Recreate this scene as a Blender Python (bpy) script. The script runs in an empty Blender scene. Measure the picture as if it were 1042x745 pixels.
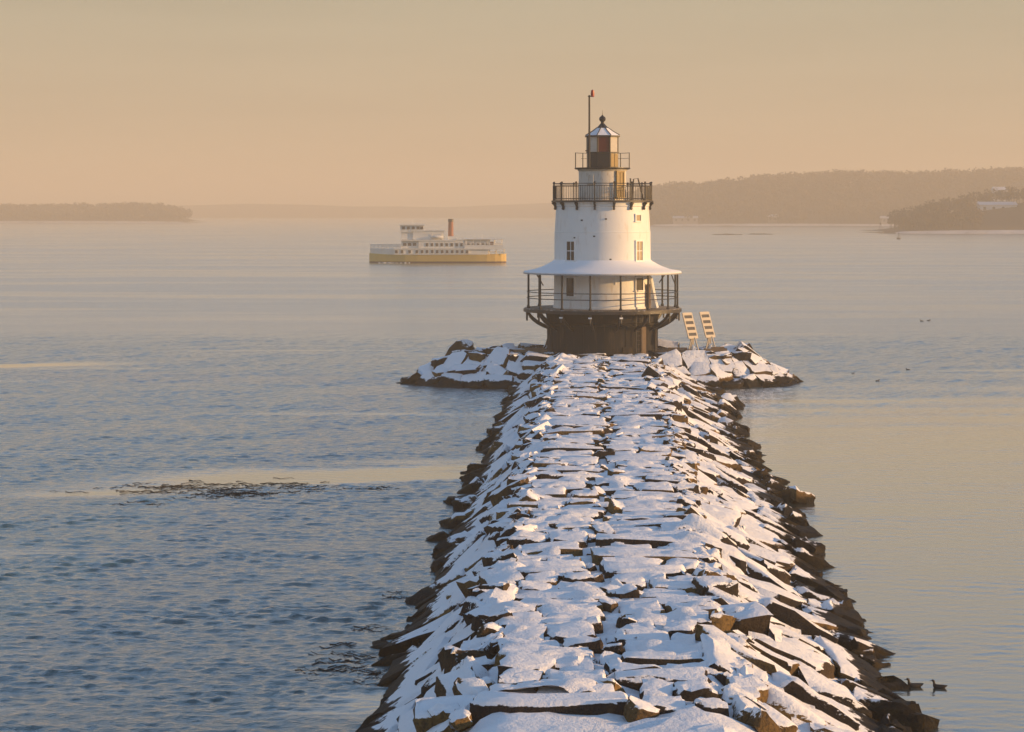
import bpy, math, random
import numpy as np
from mathutils import Matrix, Vector, Euler

R = math.radians
SC = bpy.context.scene
COL = SC.collection
random.seed(7)
rng = np.random.default_rng(11)

# ------------------------------------------------------------------ camera
F = 2293.0          # focal length in pixels of the 1042 px wide photograph
HZ = 215.0          # row of the horizon in the photograph
HC = 11.85          # height of the camera above the water
cam = bpy.data.cameras.new('camera')
cam.sensor_width = 36.0
cam.lens = 36.0 * F / 1042.0
cam.shift_y = -(372.5 - HZ) / 1042.0
cam.clip_start = 0.5
cam.clip_end = 60000
camo = bpy.data.objects.new('camera', cam)
COL.objects.link(camo)
camo.location = (0, 0, HC)
camo.rotation_euler = (R(90), 0, 0)
SC.camera = camo

# ------------------------------------------------------------------ sky, sun, exposure
SUN_EL, SUN_AZ = R(9.0), R(98.0)      # azimuth from +Y (the view direction) towards +X
w = bpy.data.worlds.new('World'); SC.world = w; w.use_nodes = True
nt = w.node_tree; nt.nodes.clear()
def wn(t, **k):
    n = nt.nodes.new(t)
    for a, b in k.items(): setattr(n, a, b)
    return n
wout = wn('ShaderNodeOutputWorld'); wbg = wn('ShaderNodeBackground')
sky = wn('ShaderNodeTexSky', sky_type='NISHITA', sun_disc=False)
sky.sun_elevation = SUN_EL; sky.sun_rotation = SUN_AZ
sky.air_density = 1.0; sky.dust_density = 1.0; sky.ozone_density = 2.5
tc = wn('ShaderNodeTexCoord'); sep = wn('ShaderNodeSeparateXYZ')
band = wn('ShaderNodeValToRGB'); fac = wn('ShaderNodeValToRGB')
cr = band.color_ramp                    # warm morning haze band low over the sea
cr.elements[0].position = 0.0; cr.elements[0].color = (0.58, 0.42, 0.26, 1)
cr.elements[1].position = 0.36; cr.elements[1].color = (0.33, 0.62, 1.0, 1)
for p, c in ((0.045, (0.52, 0.42, 0.285, 1)), (0.092, (0.455, 0.41, 0.295, 1)), (0.17, (0.53, 0.51, 0.44, 1))):
    e = cr.elements.new(p); e.color = c
fr = fac.color_ramp
fr.elements[0].position = 0.3; fr.elements[0].color = (1, 1, 1, 1)
fr.elements[1].position = 0.8; fr.elements[1].color = (0, 0, 0, 1)
mul = wn('ShaderNodeMix', data_type='RGBA', blend_type='MULTIPLY'); mul.inputs[0].default_value = 1
SKY_S = 0.14
BAND = 0.72 / SKY_S
mul.inputs[7].default_value = (BAND, BAND, BAND, 1)
mix = wn('ShaderNodeMix', data_type='RGBA')
L = nt.links.new
L(tc.outputs['Generated'], sep.inputs[0]); L(sep.outputs[2], band.inputs[0]); L(sep.outputs[2], fac.inputs[0])
mp = wn('ShaderNodeMapping'); mp.inputs['Scale'].default_value = (3, 3, 34)
nz = wn('ShaderNodeTexNoise'); nz.inputs['Scale'].default_value = 1.6; nz.inputs['Detail'].default_value = 5
mr = wn('ShaderNodeMapRange'); mr.inputs[3].default_value = 0.955; mr.inputs[4].default_value = 1.045
mr.inputs[1].default_value = 0.3; mr.inputs[2].default_value = 0.7
thin = wn('ShaderNodeMix', data_type='RGBA', blend_type='MULTIPLY'); thin.inputs[0].default_value = 1
L(tc.outputs['Generated'], mp.inputs[0]); L(mp.outputs[0], nz.inputs['Vector']); L(nz.outputs['Fac'], mr.inputs[0])
L(band.outputs[0], thin.inputs[6]); L(mr.outputs[0], thin.inputs[7])          # faint uneven haze layers
L(thin.outputs[2], mul.inputs[6]); L(fac.outputs[0], mix.inputs[0])
L(sky.outputs[0], mix.inputs[6]); L(mul.outputs[2], mix.inputs[7])
L(mix.outputs[2], wbg.inputs[0]); wbg.inputs[1].default_value = SKY_S
L(wbg.outputs[0], wout.inputs[0])

sl = bpy.data.lights.new('sun', 'SUN'); sl.energy = 5.0; sl.angle = R(0.6); sl.color = (1.0, 0.585, 0.235)
so = bpy.data.objects.new('sun', sl); COL.objects.link(so)
sd = Vector((math.sin(SUN_AZ) * math.cos(SUN_EL), math.cos(SUN_AZ) * math.cos(SUN_EL), math.sin(SUN_EL)))
so.rotation_euler = (-sd).to_track_quat('-Z', 'Y').to_euler()
so.location = (60, 60, 40)

SC.view_settings.view_transform = 'Standard'; SC.view_settings.look = 'None'
SC.view_settings.exposure = 0.5; SC.view_settings.gamma = 1.0
SC.cycles.use_denoising = True
SC.cycles.max_bounces = 6; SC.cycles.volume_bounces = 1; SC.cycles.diffuse_bounces = 3
SC.cycles.caustics_reflective = False; SC.cycles.caustics_refractive = False

HAZE_DENSITY = 0.00058

# ------------------------------------------------------------------ material helpers
class NT:
    def __init__(s, name):
        s.m = bpy.data.materials.new(name); s.m.use_nodes = True
        s.t = s.m.node_tree; s.t.nodes.clear()
        s.out = s.n('ShaderNodeOutputMaterial'); s.b = s.n('ShaderNodeBsdfPrincipled')
        s.l(s.b.outputs[0], s.out.inputs[0])
    def n(s, t, **k):
        x = s.t.nodes.new(t)
        for a, b in k.items(): setattr(x, a, b)
        return x
    def l(s, a, b): s.t.links.new(a, b)
    def put(s, v, sock):
        if hasattr(v, 'links') or hasattr(v, 'is_linked'): s.l(v, sock)
        else: sock.default_value = v
    def math(s, op, a, b=0.0, c=0.0):
        x = s.n('ShaderNodeMath', operation=op)
        for v, k in zip((a, b, c), x.inputs): s.put(v, k)
        return x.outputs[0]
    def mix(s, f, a, b, blend='MIX'):
        x = s.n('ShaderNodeMix', data_type='RGBA', blend_type=blend)
        s.put(f, x.inputs[0]); s.put(a, x.inputs[6]); s.put(b, x.inputs[7])
        return x.outputs[2]
    def smooth(s, v, lo, hi):
        x = s.n('ShaderNodeMapRange', interpolation_type='SMOOTHSTEP')
        s.put(v, x.inputs[0]); s.put(lo, x.inputs[1]); s.put(hi, x.inputs[2])
        x.inputs[3].default_value = 0; x.inputs[4].default_value = 1
        return x.outputs[0]
    def pos(s, scale=(1, 1, 1)):
        g = s.n('ShaderNodeNewGeometry'); m = s.n('ShaderNodeMapping')
        m.inputs['Scale'].default_value = scale
        s.l(g.outputs['Position'], m.inputs[0]); return m.outputs[0]
    def noise(s, vec, scale, detail=4, rough=0.55):
        x = s.n('ShaderNodeTexNoise'); s.l(vec, x.inputs['Vector'])
        x.inputs['Scale'].default_value = scale; x.inputs['Detail'].default_value = detail
        x.inputs['Roughness'].default_value = rough
        return x.outputs['Fac']
    def bump(s, h, strength, dist, normal=None):
        x = s.n('ShaderNodeBump'); s.put(strength, x.inputs['Strength']); x.inputs['Distance'].default_value = dist
        s.l(h, x.inputs['Height'])
        if normal is not None: s.l(normal, x.inputs['Normal'])
        return x.outputs[0]
    def base(s, col=None, rough=None, normal=None, metal=None, spec=None):
        if col is not None: s.put(col, s.b.inputs['Base Color'])
        if rough is not None: s.put(rough, s.b.inputs['Roughness'])
        if normal is not None: s.l(normal, s.b.inputs['Normal'])
        if metal is not None: s.put(metal, s.b.inputs['Metallic'])
        if spec is not None: s.put(spec, s.b.inputs['Specular IOR Level'])
        return s.m
def c4(r, g, b): return (r, g, b, 1)

def paint(name, col, rough=0.5, var=0.25, scale=3.0, dirt=None, dirt_amt=0.0, streak=(1, 1, 0.25)):
    t = NT(name); p = t.pos()
    n = t.noise(p, scale, 5)
    col2 = tuple(max(0, c * (1 - var)) for c in col)
    c = t.mix(n, c4(*col), c4(*col2))
    if dirt:
        d = t.noise(t.pos(streak), scale * 1.7, 6, 0.65)
        c = t.mix(t.math('MULTIPLY', t.smooth(d, 0.52, 0.72), dirt_amt), c, c4(*dirt))
    return t.base(c, rough, t.bump(n, 0.25, 0.01))

def rock_snow():
    t = NT('snowy_granite'); p = t.pos()
    g = t.n('ShaderNodeNewGeometry'); oi = t.n('ShaderNodeObjectInfo')
    spz = t.n('ShaderNodeSeparateXYZ'); t.l(g.outputs['Position'], spz.inputs[0])
    big = t.noise(p, 0.45, 2); mid = t.noise(p, 2.3, 5, 0.6); fine = t.noise(p, 14, 5, 0.65)
    tone = t.math('ADD', t.math('MULTIPLY', oi.outputs['Random'], 0.6), t.math('MULTIPLY', big, 0.5))
    rock = t.mix(t.smooth(tone, 0.52, 1.0), c4(0.026, 0.021, 0.020), c4(0.27, 0.165, 0.055))
    rock = t.mix(t.smooth(mid, 0.50, 0.75), rock, c4(0.07, 0.047, 0.028))
    rock = t.mix(t.math('MULTIPLY', t.smooth(fine, 0.46, 0.66), 0.65), rock, c4(0.018, 0.016, 0.016))
    # tidal zone: dark wet weed-grown rock
    zt = t.math('ADD', spz.outputs[2], t.math('MULTIPLY', t.math('SUBTRACT', mid, 0.5), 0.8))
    zt = t.math('ADD', zt, t.math('MULTIPLY', t.math('SUBTRACT', big, 0.5), 1.1))
    wet = t.math('SUBTRACT', 1.0, t.smooth(zt, 0.34, 0.62))
    weed = t.mix(t.smooth(mid, 0.4, 0.62), c4(0.008, 0.007, 0.007), c4(0.026, 0.018, 0.008))
    rock = t.mix(wet, rock, weed)
    # snow lies where the surface faces up
    rb = t.bump(mid, 0.8, 0.12)
    sn = t.n('ShaderNodeSeparateXYZ'); t.l(g.outputs['Normal'], sn.inputs[0])
    snow_n = t.noise(p, 3.2, 6, 0.62); snow_s = t.noise(t.pos((0.8, 2.2, 2)), 9.0, 4, 0.6)
    k = t.math('ADD', sn.outputs[2], t.math('MULTIPLY', t.math('SUBTRACT', snow_n, 0.5), 0.62))
    k = t.math('ADD', k, t.math('MULTIPLY', t.math('SUBTRACT', snow_s, 0.5), 0.55))
    snow = t.math('MULTIPLY', t.smooth(k, 0.50, 0.58), t.math('SUBTRACT', 1.0, t.smooth(wet, 0.25, 0.6)))
    col = t.mix(snow, rock, c4(0.86, 0.87, 0.90))
    rough = t.math('ADD', t.math('MULTIPLY', wet, -0.2), 0.9)
    nb = t.bump(t.math('ADD', t.math('MULTIPLY', snow_n, 0.7), t.math('MULTIPLY', fine, t.math('SUBTRACT', 0.5, t.math('MULTIPLY', snow, 0.38)))), 0.9, 0.12)
    nb = t.bump(snow, 0.6, 0.05, nb)
    return t.base(col, rough, nb, spec=0.15)

def water_mat():
    t = NT('sea_water')
    g = t.n('ShaderNodeNewGeometry'); sp = t.n('ShaderNodeSeparateXYZ'); t.l(g.outputs['Position'], sp.inputs[0])
    Y = sp.outputs[1]
    at_ = t.n('ShaderNodeAttribute', attribute_name='calm'); calm = at_.outputs['Fac']
    far = t.smooth(Y, 120, 300)
    amp = t.math('SUBTRACT', 1.0, t.math('MULTIPLY', calm, 0.93))
    streak = t.smooth(t.noise(t.pos((0.010, 0.05, 1)), 1.0, 5, 0.65), 0.42, 0.62)
    amp = t.math('MULTIPLY', amp, t.math('ADD', 1.0, t.math('MULTIPLY', far, t.math('MULTIPLY', streak, -0.35))))
    r1 = t.noise(t.pos((1.0, 1.5, 1)), 3.0, 5, 0.62)
    r2 = t.noise(t.pos((0.4, 0.9, 1)), 0.6, 4, 0.55)
    h = t.math('ADD', t.math('MULTIPLY', r1, 0.5), t.math('MULTIPLY', t.math('MULTIPLY', r2, far), 0.9))
    nb = t.bump(h, amp, 0.16)
    deep = t.mix(calm, c4(0.036, 0.095, 0.110), c4(0.055, 0.068, 0.062))
    rough = t.math('ADD', 0.05, t.math('MULTIPLY', amp, t.math('ADD', 0.05, t.math('MULTIPLY', far, 0.13))))
    t.b.inputs['IOR'].default_value = 1.36
    t.b.inputs['Coat Weight'].default_value = 0.9
    t.l(rough, t.b.inputs['Coat Roughness']); t.l(nb, t.b.inputs['Coat Normal'])
    return t.base(deep, rough, nb)

M = {}
M['rock'] = rock_snow()
M['water'] = water_mat()
def drift_mat():
    t = NT('drifted_snow'); p = t.pos()
    n = t.noise(p, 3.5, 6, 0.6); f = t.noise(p, 22, 4, 0.6)
    c = t.mix(n, c4(0.88, 0.88, 0.90), c4(0.82, 0.83, 0.87))
    return t.base(c, 0.8, t.bump(t.math('ADD', n, t.math('MULTIPLY', f, 0.3)), 0.9, 0.09), spec=0.3)
M['drift'] = drift_mat()
M['white'] = paint('white_paint', (0.80, 0.79, 0.76), 0.55, 0.10, 1.6, (0.42, 0.30, 0.18), 0.34)
M['white_clean'] = paint('white_trim', (0.80, 0.80, 0.78), 0.5, 0.06)
M['snow_roof'] = paint('snow_on_roof', (0.86, 0.86, 0.88), 0.8, 0.05, 5)
M['watch'] = paint('rust_stained_white', (0.66, 0.62, 0.55), 0.6, 0.2, 2.0, (0.26, 0.17, 0.09), 0.75, (1.6, 1.6, 0.4))
M['caisson'] = paint('tarred_iron', (0.010, 0.008, 0.0075), 0.9, 0.4, 1.2, (0.10, 0.07, 0.028), 0.5, (2.2, 2.2, 0.35))
M['iron'] = paint('black_iron', (0.022, 0.020, 0.019), 0.5, 0.3, 4, (0.08, 0.04, 0.02), 0.4)
M['deck'] = paint('weathered_deck', (0.16, 0.13, 0.10), 0.8, 0.3, 2, (0.75, 0.75, 0.78), 0.8, (1, 1, 1))
M['lantern_black'] = paint('black_lantern_paint', (0.02, 0.018, 0.018), 0.45, 0.3, 6)
M['ochre'] = paint('ochre_painted_door', (0.33, 0.22, 0.07), 0.55, 0.45, 6, (0.06, 0.04, 0.02), 0.6, (3, 3, 0.5))
M['timber'] = paint('weathered_timber', (0.17, 0.12, 0.08), 0.85, 0.4, 5)
M['wood_pale'] = paint('pale_wood', (0.66, 0.58, 0.46), 0.8, 0.25, 7)
M['cell'] = paint('dark_panel_cell', (0.03, 0.03, 0.035), 0.35, 0.3, 5)
M['grey_metal'] = paint('grey_metal', (0.35, 0.35, 0.35), 0.5, 0.2, 5)
M['red'] = paint('red_lamp_glass', (0.36, 0.03, 0.02), 0.3, 0.2, 5)
M['pane_sunlit'] = paint('sunlit_window_fill', (0.46, 0.36, 0.22), 0.6, 0.35, 4, (0.2, 0.15, 0.1), 0.4)  # warm sunlit look of the right-hand windows put into the colour
def glass(name, col, rough=0.08):
    t = NT(name); n = t.noise(t.pos(), 4, 3)
    return t.base(t.mix(n, c4(*col), c4(*[c * 0.7 for c in col])), rough, None)
M['pane'] = glass('dark_window_glass', (0.03, 0.028, 0.03))
M['pane_olive'] = glass('olive_window_glass', (0.10, 0.085, 0.05))
M['pane_red'] = glass('red_lantern_glass', (0.10, 0.008, 0.014))
M['pane_clear'] = glass('lantern_glass_painted_bright', (0.62, 0.58, 0.52), 0.15)  # clear and sunlit panes, their brightness put into an opaque pale colour
M['hull_yellow'] = paint('yellow_hull_paint', (0.72, 0.49, 0.14), 0.55, 0.2, 0.8)
M['hull_red'] = paint('boot_top_paint', (0.10, 0.05, 0.04), 0.6, 0.2, 1)
M['boat_white'] = paint('ferry_white_paint', (0.80, 0.77, 0.70), 0.5, 0.10, 0.6, (0.45, 0.33, 0.2), 0.3)
M['boat_dark'] = paint('ferry_window_glass', (0.09, 0.08, 0.07), 0.2, 0.2, 2)
M['stack'] = paint('brick_red_funnel', (0.32, 0.12, 0.07), 0.6, 0.2, 1)
M['wood'] = paint('bare_winter_wood', (0.105, 0.068, 0.042), 0.95, 0.5, 0.09)
M['land'] = paint('brown_hillside', (0.085, 0.062, 0.042), 0.95, 0.4, 0.05)
M['far_land'] = paint('far_shore_ground', (0.08, 0.06, 0.045), 0.95, 0.3, 0.03)
M['shore_snow'] = paint('snowy_shore', (0.75, 0.74, 0.76), 0.9, 0.5, 0.06, (0.12, 0.09, 0.07), 0.8, (1, 1, 1))
M['house_white'] = paint('white_house_wall', (0.72, 0.70, 0.68), 0.7, 0.08, 0.5)
M['house_roof'] = paint('snowed_house_roof', (0.70, 0.70, 0.74), 0.8, 0.2, 0.3)
M['house_grey'] = paint('grey_house_wall', (0.34, 0.30, 0.28), 0.8, 0.15, 0.5)
M['duck'] = paint('dark_duck_plumage', (0.035, 0.026, 0.02), 0.7, 0.4, 20)
M['duck_bill'] = paint('duck_bill', (0.10, 0.07, 0.03), 0.5, 0.2, 20)
M['weed'] = paint('floating_kelp', (0.012, 0.010, 0.010), 0.9, 0.4, 3)
M['buoy'] = paint('dark_buoy_paint', (0.05, 0.025, 0.02), 0.6, 0.3, 2)

# ------------------------------------------------------------------ mesh helpers
class MB:
    def __init__(s): s.v = []; s.f = []
    def add(s, vs, fs):
        o = len(s.v); s.v += [tuple(map(float, q)) for q in vs]; s.f += [tuple(i + o for i in f) for f in fs]; return s
    def box(s, c, size, rz=0.0, rot=None):
        hx, hy, hz = [a / 2 for a in size]
        m = (rot if rot is not None else Matrix.Rotation(rz, 3, 'Z'))
        c = Vector(c)
        vs = [c + m @ Vector((x * hx, y * hy, z * hz)) for z in (-1, 1) for y in (-1, 1) for x in (-1, 1)]
        return s.add(vs, [(0, 2, 3, 1), (4, 5, 7, 6), (0, 1, 5, 4), (2, 6, 7, 3), (0, 4, 6, 2), (1, 3, 7, 5)])
    def tube(s, pts, r, n=6, r1=None):
        pts = [Vector(p) for p in pts]; k = len(pts); vs = []; fs = []
        for i, p in enumerate(pts):
            d = (pts[min(i + 1, k - 1)] - pts[max(i - 1, 0)]).normalized()
            a = d.cross(Vector((0, 0, 1)))
            if a.length < 1e-3: a = d.cross(Vector((1, 0, 0)))
            a.normalize(); b = d.cross(a)
            rr = r if r1 is None else r + (r1 - r) * i / (k - 1)
            for j in range(n):
                t = 2 * math.pi * j / n
                vs.append(p + a * rr * math.cos(t) + b * rr * math.sin(t))
        for i in range(k - 1):
            for j in range(n):
                j2 = (j + 1) % n
                fs.append((i * n + j, i * n + j2, (i + 1) * n + j2, (i + 1) * n + j))
        fs.append(tuple(range(n - 1, -1, -1))); fs.append(tuple((k - 1) * n + j for j in range(n)))
        return s.add(vs, fs)
    def lathe(s, prof, n=48, a0=0.0, close=True):
        vs = []; fs = []; k = len(prof)
        for r, z in prof:
            for j in range(n):
                t = a0 + 2 * math.pi * j / n
                vs.append((r * math.sin(t), -r * math.cos(t), z))
        for i in range(k - 1):
            for j in range(n):
                j2 = (j + 1) % n
                fs.append((i * n + j, i * n + j2, (i + 1) * n + j2, (i + 1) * n + j))
        if close:
            fs.append(tuple(range(n - 1, -1, -1))); fs.append(tuple((k - 1) * n + j for j in range(n)))
        return s.add(vs, fs)
    def ring(s, rad, z, r, n=64, m=6):
        vs = []; fs = []
        for j in range(n):
            t = 2 * math.pi * j / n
            for q in range(m):
                u = 2 * math.pi * q / m
                rr = rad + r * math.cos(u)
                vs.append((rr * math.sin(t), -rr * math.cos(t), z + r * math.sin(u)))
        for j in range(n):
            for q in range(m):
                fs.append((j * m + q, ((j + 1) % n) * m + q, ((j + 1) % n) * m + (q + 1) % m, j * m + (q + 1) % m))
        return s.add(vs, fs)
    def prism(s, poly, y0, y1, frame=None):
        # poly: (x,z) outline, extruded along local y
        n = len(poly)
        vs = [(x, y0, z) for x, z in poly] + [(x, y1, z) for x, z in poly]
        fs = [tuple(range(n)), tuple(range(2 * n - 1, n - 1, -1))]
        for i in range(n):
            j = (i + 1) % n
            fs.append((i, n + i, n + j, j))
        if frame is not None: vs = [frame @ Vector(q) for q in vs]
        return s.add(vs, fs)
    def mesh(s, name, mat, smooth=False):
        me = bpy.data.meshes.new(name); me.from_pydata(s.v, [], s.f)
        me.materials.append(mat); me.update()
        if smooth:
            me.polygons.foreach_set('use_smooth', [True] * len(me.polygons))
            try: me.set_sharp_from_angle(angle=R(40))
            except Exception: pass
        return me
    def build(s, name, mat, parent=None, loc=(0, 0, 0), smooth=False):
        return link(name, s.mesh(name, mat, smooth), parent, loc)
def link(name, me, parent=None, loc=(0, 0, 0)):
    o = bpy.data.objects.new(name, me); COL.objects.link(o); o.location = loc
    if parent is not None: o.parent = parent
    return o
def tag(o, label=None, cat=None, group=None, kind=None):
    if label: o['label'] = label
    if cat: o['category'] = cat
    if group: o['group'] = group
    if kind: o['kind'] = kind
    return o
def thing(name, loc, label, cat, group=None, rz=0.0):
    o = bpy.data.objects.new(name, None); COL.objects.link(o); o.location = loc
    o.rotation_euler = (0, 0, rz); o.empty_display_size = 0.3
    return tag(o, label, cat, group)
def at(x, D, z=0.0): return Vector(((x - 521.0) * D / F, D, z))
def Dw(y): return F * HC / (y - HZ)            # distance of a point of the water seen at row y
def radial(th):                                   # local axes: x tangent, y outward, z up
    return Matrix(((math.cos(th), math.sin(th), 0), (math.sin(th), -math.cos(th), 0), (0, 0, 1)))

# ------------------------------------------------------------------ water
def sstep(v, lo, hi):
    q = np.clip((v - lo) / (hi - lo), 0, 1); return q * q * (3 - 2 * q)
def soft(X, Y, sx, sy, n=14, seed=3):            # smooth random field, about -1 .. 1
    r_ = np.random.default_rng(seed); o = np.zeros_like(X)
    for i in range(n):
        k = r_.uniform(0.5, 2.2); a = r_.uniform(0, 6.283)
        o += np.sin(X / sx * k * math.cos(a) * 6.283 + Y / sy * k * math.sin(a) * 6.283 + r_.uniform(0, 6.283))
    return o / math.sqrt(n)
def water():
    ny, nx = 1150, 540; Y0, Y1 = 40.0, 235.0; SP = 0.30
    ys = Y0 * (Y1 / Y0) ** (np.arange(ny) / (ny - 1.0)); ts = np.linspace(-1, 1, nx)
    Y = np.repeat(ys[:, None], nx, 1)
    X = ts[None, :] * Y1 * SP * (0.22 + 0.78 * (Y - Y0) / (Y1 - Y0))
    step = np.gradient(ys)[:, None] * np.ones((1, nx)); stx = np.gradient(X, axis=1)
    # still water: the lee on the right, drifting slicks on the left
    n1 = soft(X, Y, 30, 22, seed=5); n2 = soft(X, Y, 60, 9, seed=8); n3 = soft(X, Y, 18, 5, seed=9)
    lee = sstep(X - 0.03 * Y + n1 * 3.0, 2.0, 8.0) * (1 - sstep(Y + n2 * 12, 112, 185))
    yb = Y - 0.28 * X + n1 * 1.6 + n3 * 0.7
    slick = (1 - sstep(np.abs(yb + n3 * 0.6 - 102.5), 0.6, 6.0)) * sstep(X + n3 * 2.5, -24, -12) * (X < 6)
    ys2 = Y - 0.35 * X + n3 * 0.6
    slick2 = (1 - sstep(np.abs(ys2 - 186), 0.8, 3.4)) * (1 - sstep(X, -38, -24))
    near = (1 - sstep(Y + n3 * 1.5, 56, 62)) * sstep(n2 + n3 * 0.6, -0.4, 0.5) * (X < 3)
    patch = sstep(n2, 0.9, 1.8) * 0.6
    calm = np.clip(np.maximum.reduce([lee * (0.94 + 0.06 * np.clip(n3, -1, 1)), slick * 0.98, slick2, near * 0.85, patch]), 0, 1)
    amp = 1 - calm * 0.93
    Z = np.zeros_like(X); r_ = np.random.default_rng(21); N = 46
    for i in range(N):
        lam = 0.26 * (1.15 / 0.26) ** (i / (N - 1.0)); a = r_.normal(0, 0.55)
        kx, ky = math.sin(a) * 6.283 / lam, math.cos(a) * 6.283 / lam
        slope = 0.235 / math.sqrt(N) * (1.15 if lam < 0.7 else 0.9)
        vis = sstep(1.25 * lam / np.maximum(step * abs(math.cos(a)) + 1e-3, 1e-3), 2.0, 3.5) * sstep(lam / np.maximum(stx * abs(math.sin(a)), 1e-3), 2.0, 3.5)
        Z += vis * slope * lam / 6.283 * 1.414 * np.sin(kx * X + ky * Y + r_.uniform(0, 6.283) + 0.8 * np.sin(X / (lam * 3.1) + i) + 0.6 * np.sin(Y / (lam * 4.3) + 2 * i))
    gust = 0.8 + 0.25 * np.clip(soft(X, Y, 22, 8, seed=15), -1.3, 1.3)
    Z *= amp * gust
    edge = np.minimum.reduce([sstep(ts[None, :] * np.ones_like(Y), -1, -0.96), 1 - sstep(ts[None, :] * np.ones_like(Y), 0.96, 1), 1 - sstep(Y, 200, 233), sstep(Y, 40, 41.5)])
    Z *= edge
    V = np.stack([X, Y, Z], -1).reshape(-1, 3)
    ii = (np.arange(ny - 1)[:, None] * nx + np.arange(nx - 1)[None, :]).reshape(-1)
    Q = np.stack([ii, ii + 1, ii + 1 + nx, ii + nx], 1)
    c = calm * edge
    # plain sheets around the fine part
    xl0, xl1 = X[0, 0], X[-1, 0]
    extra = [(-9000, -60, 0), (9000, -60, 0), (9000, Y0, 0), (-xl0, Y0, 0), (xl0, Y0, 0), (-9000, Y0, 0),
             (-9000, Y1, 0), (xl1, Y1, 0), (-xl1, Y1, 0), (9000, Y1, 0), (9000, 24000, 0), (-9000, 24000, 0)]
    o = len(V); V = np.concatenate([V, np.array(extra, float)])
    polys = [(0, 1, 2, 3, 4, 5), (5, 4, 7, 6), (3, 2, 9, 8), (6, 7, 8, 9, 10, 11)]
    me = bpy.data.meshes.new('sea_water')
    me.from_pydata(V.tolist(), [], Q.tolist() + [tuple(o + i for i in p) for p in polys])
    me.materials.append(M['water']); me.update()
    me.polygons.foreach_set('use_smooth', [True] * len(me.polygons))
    at_ = me.attributes.new('calm', 'FLOAT', 'POINT')
    at_.data.foreach_set('value', np.concatenate([c.reshape(-1), np.zeros(len(extra))]).astype(np.float32))
    tag(link('sea_water', me), 'calm to rippled grey blue sea around the breakwater', 'water', kind='structure')
water()

# ------------------------------------------------------------------ stones
BASE_Z = -1.2
def vnoise(n):                                     # smooth random sequence for wandering lines
    a = rng.normal(0, 1, n)
    k = np.array([1, 3, 5, 3, 1.0]); k /= k.sum()
    return np.convolve(np.concatenate([a[:2], a, a[-2:]]), k, 'valid')
def rock_mesh(L_, W_, T_, b=0.12, jit=0.10, rough=0.03, cuts=(2, 5), lim_=(0.62, 0.9)):
    """irregular quarried block, local x length, y width, z thickness, centred"""
    h = np.array([L_, W_, T_]) / 2
    b = min(b, h.min() * 0.55)
    ax = [np.array([-q, -q + b, -q * 0.33, q * 0.33, q - b, q]) for q in h]
    n = 6
    idx = {}; P = []; faces = []
    def vid(i, j, k):
        key = (i, j, k)
        if key not in idx:
            idx[key] = len(P); P.append([ax[0][i], ax[1][j], ax[2][k]])
        return idx[key]
    for i in range(n - 1):
        for j in range(n - 1):
            faces.append((vid(i, j, n - 1), vid(i + 1, j, n - 1), vid(i + 1, j + 1, n - 1), vid(i, j + 1, n - 1)))
    zs = (0, 1, 4, 5)
    for a in range(3):
        k0, k1 = zs[a], zs[a + 1]
        for i in range(n - 1):
            faces.append((vid(i, 0, k0), vid(i + 1, 0, k0), vid(i + 1, 0, k1), vid(i, 0, k1)))
            faces.append((vid(i + 1, n - 1, k0), vid(i, n - 1, k0), vid(i, n - 1, k1), vid(i + 1, n - 1, k1)))
            faces.append((vid(0, i + 1, k0), vid(0, i, k0), vid(0, i, k1), vid(0, i + 1, k1)))
            faces.append((vid(n - 1, i, k0), vid(n - 1, i + 1, k0), vid(n - 1, i + 1, k1), vid(n - 1, i, k1)))
    P = np.array(P)
    ext = (np.abs(np.abs(P) - h) < 1e-6)
    cnt = ext.sum(1)
    pull = np.where(cnt == 2, 0.30, np.where(cnt >= 3, 0.42, 0.0))[:, None] * b
    P = P - np.sign(P) * ext * pull
    # corner jitter, trilinear
    C = rng.normal(0, 1, (2, 2, 2, 3)) * jit * np.minimum(h * 2, 1.4 * h.mean() * 2)
    u = (P / h + 1) / 2; u = np.clip(u, 0, 1)
    D = np.zeros_like(P)
    for i in (0, 1):
        for j in (0, 1):
            for k in (0, 1):
                wgt = (u[:, 0] if i else 1 - u[:, 0]) * (u[:, 1] if j else 1 - u[:, 1]) * (u[:, 2] if k else 1 - u[:, 2])
                D += wgt[:, None] * C[i, j, k]
    P = P + D
    # broken corners: cut by random planes
    for _ in range(rng.integers(*cuts)):
        nrm = rng.normal(0, 1, 3); nrm[2] *= 0.5; nrm /= np.linalg.norm(nrm)
        d = P @ nrm; lim = d.max() * rng.uniform(*lim_)
        over = np.maximum(d - lim, 0)
        P = P - over[:, None] * nrm
    P = P + rng.normal(0, rough, P.shape) * np.minimum(1, h.min() / 0.3)
    return P, faces

BW_LOC = Vector((4.0, 100.0, BASE_Z))
bw = thing('breakwater', BW_LOC, 'long snow covered granite breakwater running out to the white lighthouse', 'breakwater')
AP_LOC = Vector((6.26, 156.0, BASE_Z))
ap = thing('rock_apron', AP_LOC, 'low mound of big snowy slabs around the lighthouse foot', 'rock mound')

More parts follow.
